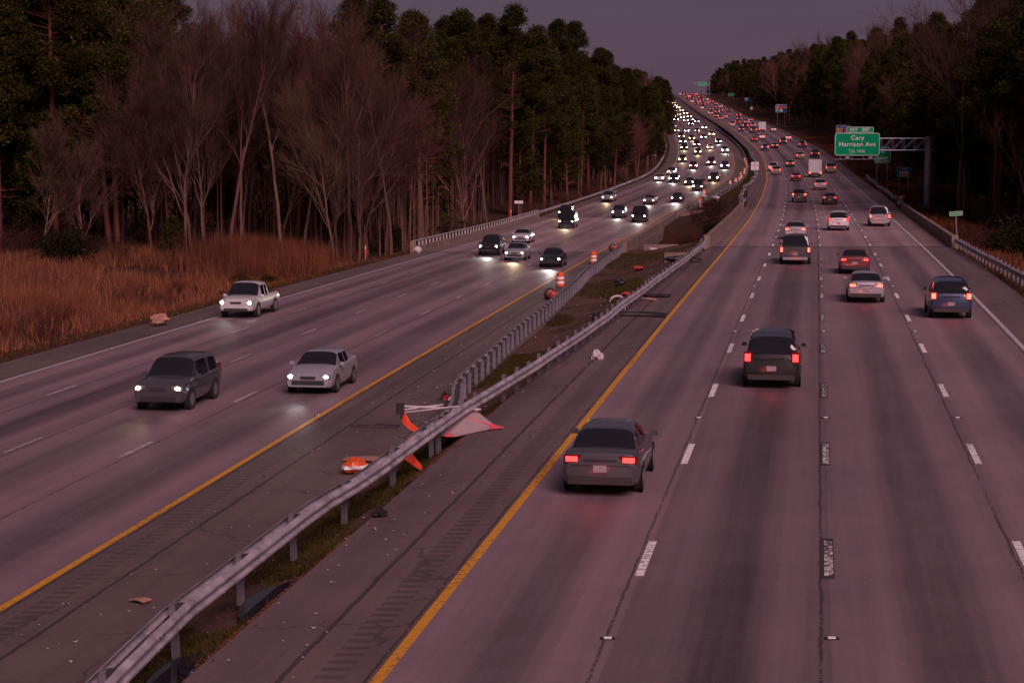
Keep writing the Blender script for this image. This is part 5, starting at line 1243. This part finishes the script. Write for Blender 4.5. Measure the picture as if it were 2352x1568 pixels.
# ------------------------------------------------------------------ sky, light, camera
w = bpy.data.worlds.new('World'); scn.world = w; w.use_nodes = True; nt = w.node_tree; bg = nt.nodes['Background']
SUN_EL, SUN_AZ = 8.0, 160.0        # afterglow behind the camera, degrees clockwise from +Y
sky = nt.nodes.new('ShaderNodeTexSky'); sky.sky_type = 'NISHITA'; sky.sun_disc = False; sky.sun_elevation = R(SUN_EL); sky.sun_rotation = R(SUN_AZ); sky.dust_density = 3.0
hs = nt.nodes.new('ShaderNodeHueSaturation'); hs.inputs['Saturation'].default_value = .35; nt.links.new(sky.outputs[0], hs.inputs['Color'])
tc = nt.nodes.new('ShaderNodeTexCoord'); sp = nt.nodes.new('ShaderNodeSeparateXYZ'); nt.links.new(tc.outputs['Generated'], sp.inputs[0])
rp = nt.nodes.new('ShaderNodeValToRGB'); nt.links.new(sp.outputs[2], rp.inputs[0])      # dusk overcast, mauve at the horizon
e = rp.color_ramp.elements; e[0].position = 0; e[0].color = (1.55, .84, 1.36, 1); e[1].position = .09; e[1].color = (.86, .54, .98, 1); q = e.new(.5); q.color = (.80, .52, .90, 1)
mx = nt.nodes.new('ShaderNodeMix'); mx.data_type = 'RGBA'; mx.inputs[0].default_value = .14
nt.links.new(rp.outputs[0], mx.inputs[6]); nt.links.new(hs.outputs[0], mx.inputs[7])
nz = nt.nodes.new('ShaderNodeTexNoise'); nz.inputs['Scale'].default_value = 2.2; nz.inputs['Detail'].default_value = 4
mp = nt.nodes.new('ShaderNodeMapping'); mp.inputs['Scale'].default_value = (1, 1, 4); nt.links.new(tc.outputs['Generated'], mp.inputs[0]); nt.links.new(mp.outputs[0], nz.inputs['Vector'])
mr = nt.nodes.new('ShaderNodeMapRange'); nt.links.new(nz.outputs[0], mr.inputs[0]); mr.inputs[1].default_value = .3; mr.inputs[2].default_value = .7; mr.inputs[3].default_value = .93; mr.inputs[4].default_value = 1.07
vm = nt.nodes.new('ShaderNodeVectorMath'); vm.operation = 'SCALE'; nt.links.new(mx.outputs[2], vm.inputs[0]); nt.links.new(mr.outputs[0], vm.inputs['Scale'])
nt.links.new(vm.outputs[0], bg.inputs[0]); bg.inputs[1].default_value = .08
sl = bpy.data.lights.new('sun', 'SUN'); sl.energy = 3.5; sl.color = (1, .63, .69); sl.angle = R(30)
so = bpy.data.objects.new('sun', sl); C.objects.link(so)
el, az = R(36), R(SUN_AZ); sdir = Vector((math.sin(az)*math.cos(el), math.cos(az)*math.cos(el), math.sin(el)))
so.rotation_euler = (-sdir).to_track_quat('-Z', 'Y').to_euler(); so.location = (0, -30, 60)
cam = bpy.data.cameras.new('camera'); cam.sensor_width = 36; cam.lens = 36*F/2352; cam.clip_start = .5; cam.clip_end = 6000
co = bpy.data.objects.new('camera', cam); C.objects.link(co); co.location = (0, 0, CAMZ); co.rotation_euler = (R(90)-PITCH, 0, 0); scn.camera = co
scn.view_settings.view_transform = 'Standard'; scn.view_settings.look = 'None'; scn.view_settings.exposure = 0; scn.view_settings.gamma = 1
scn.render.resolution_x, scn.render.resolution_y = 1024, 682
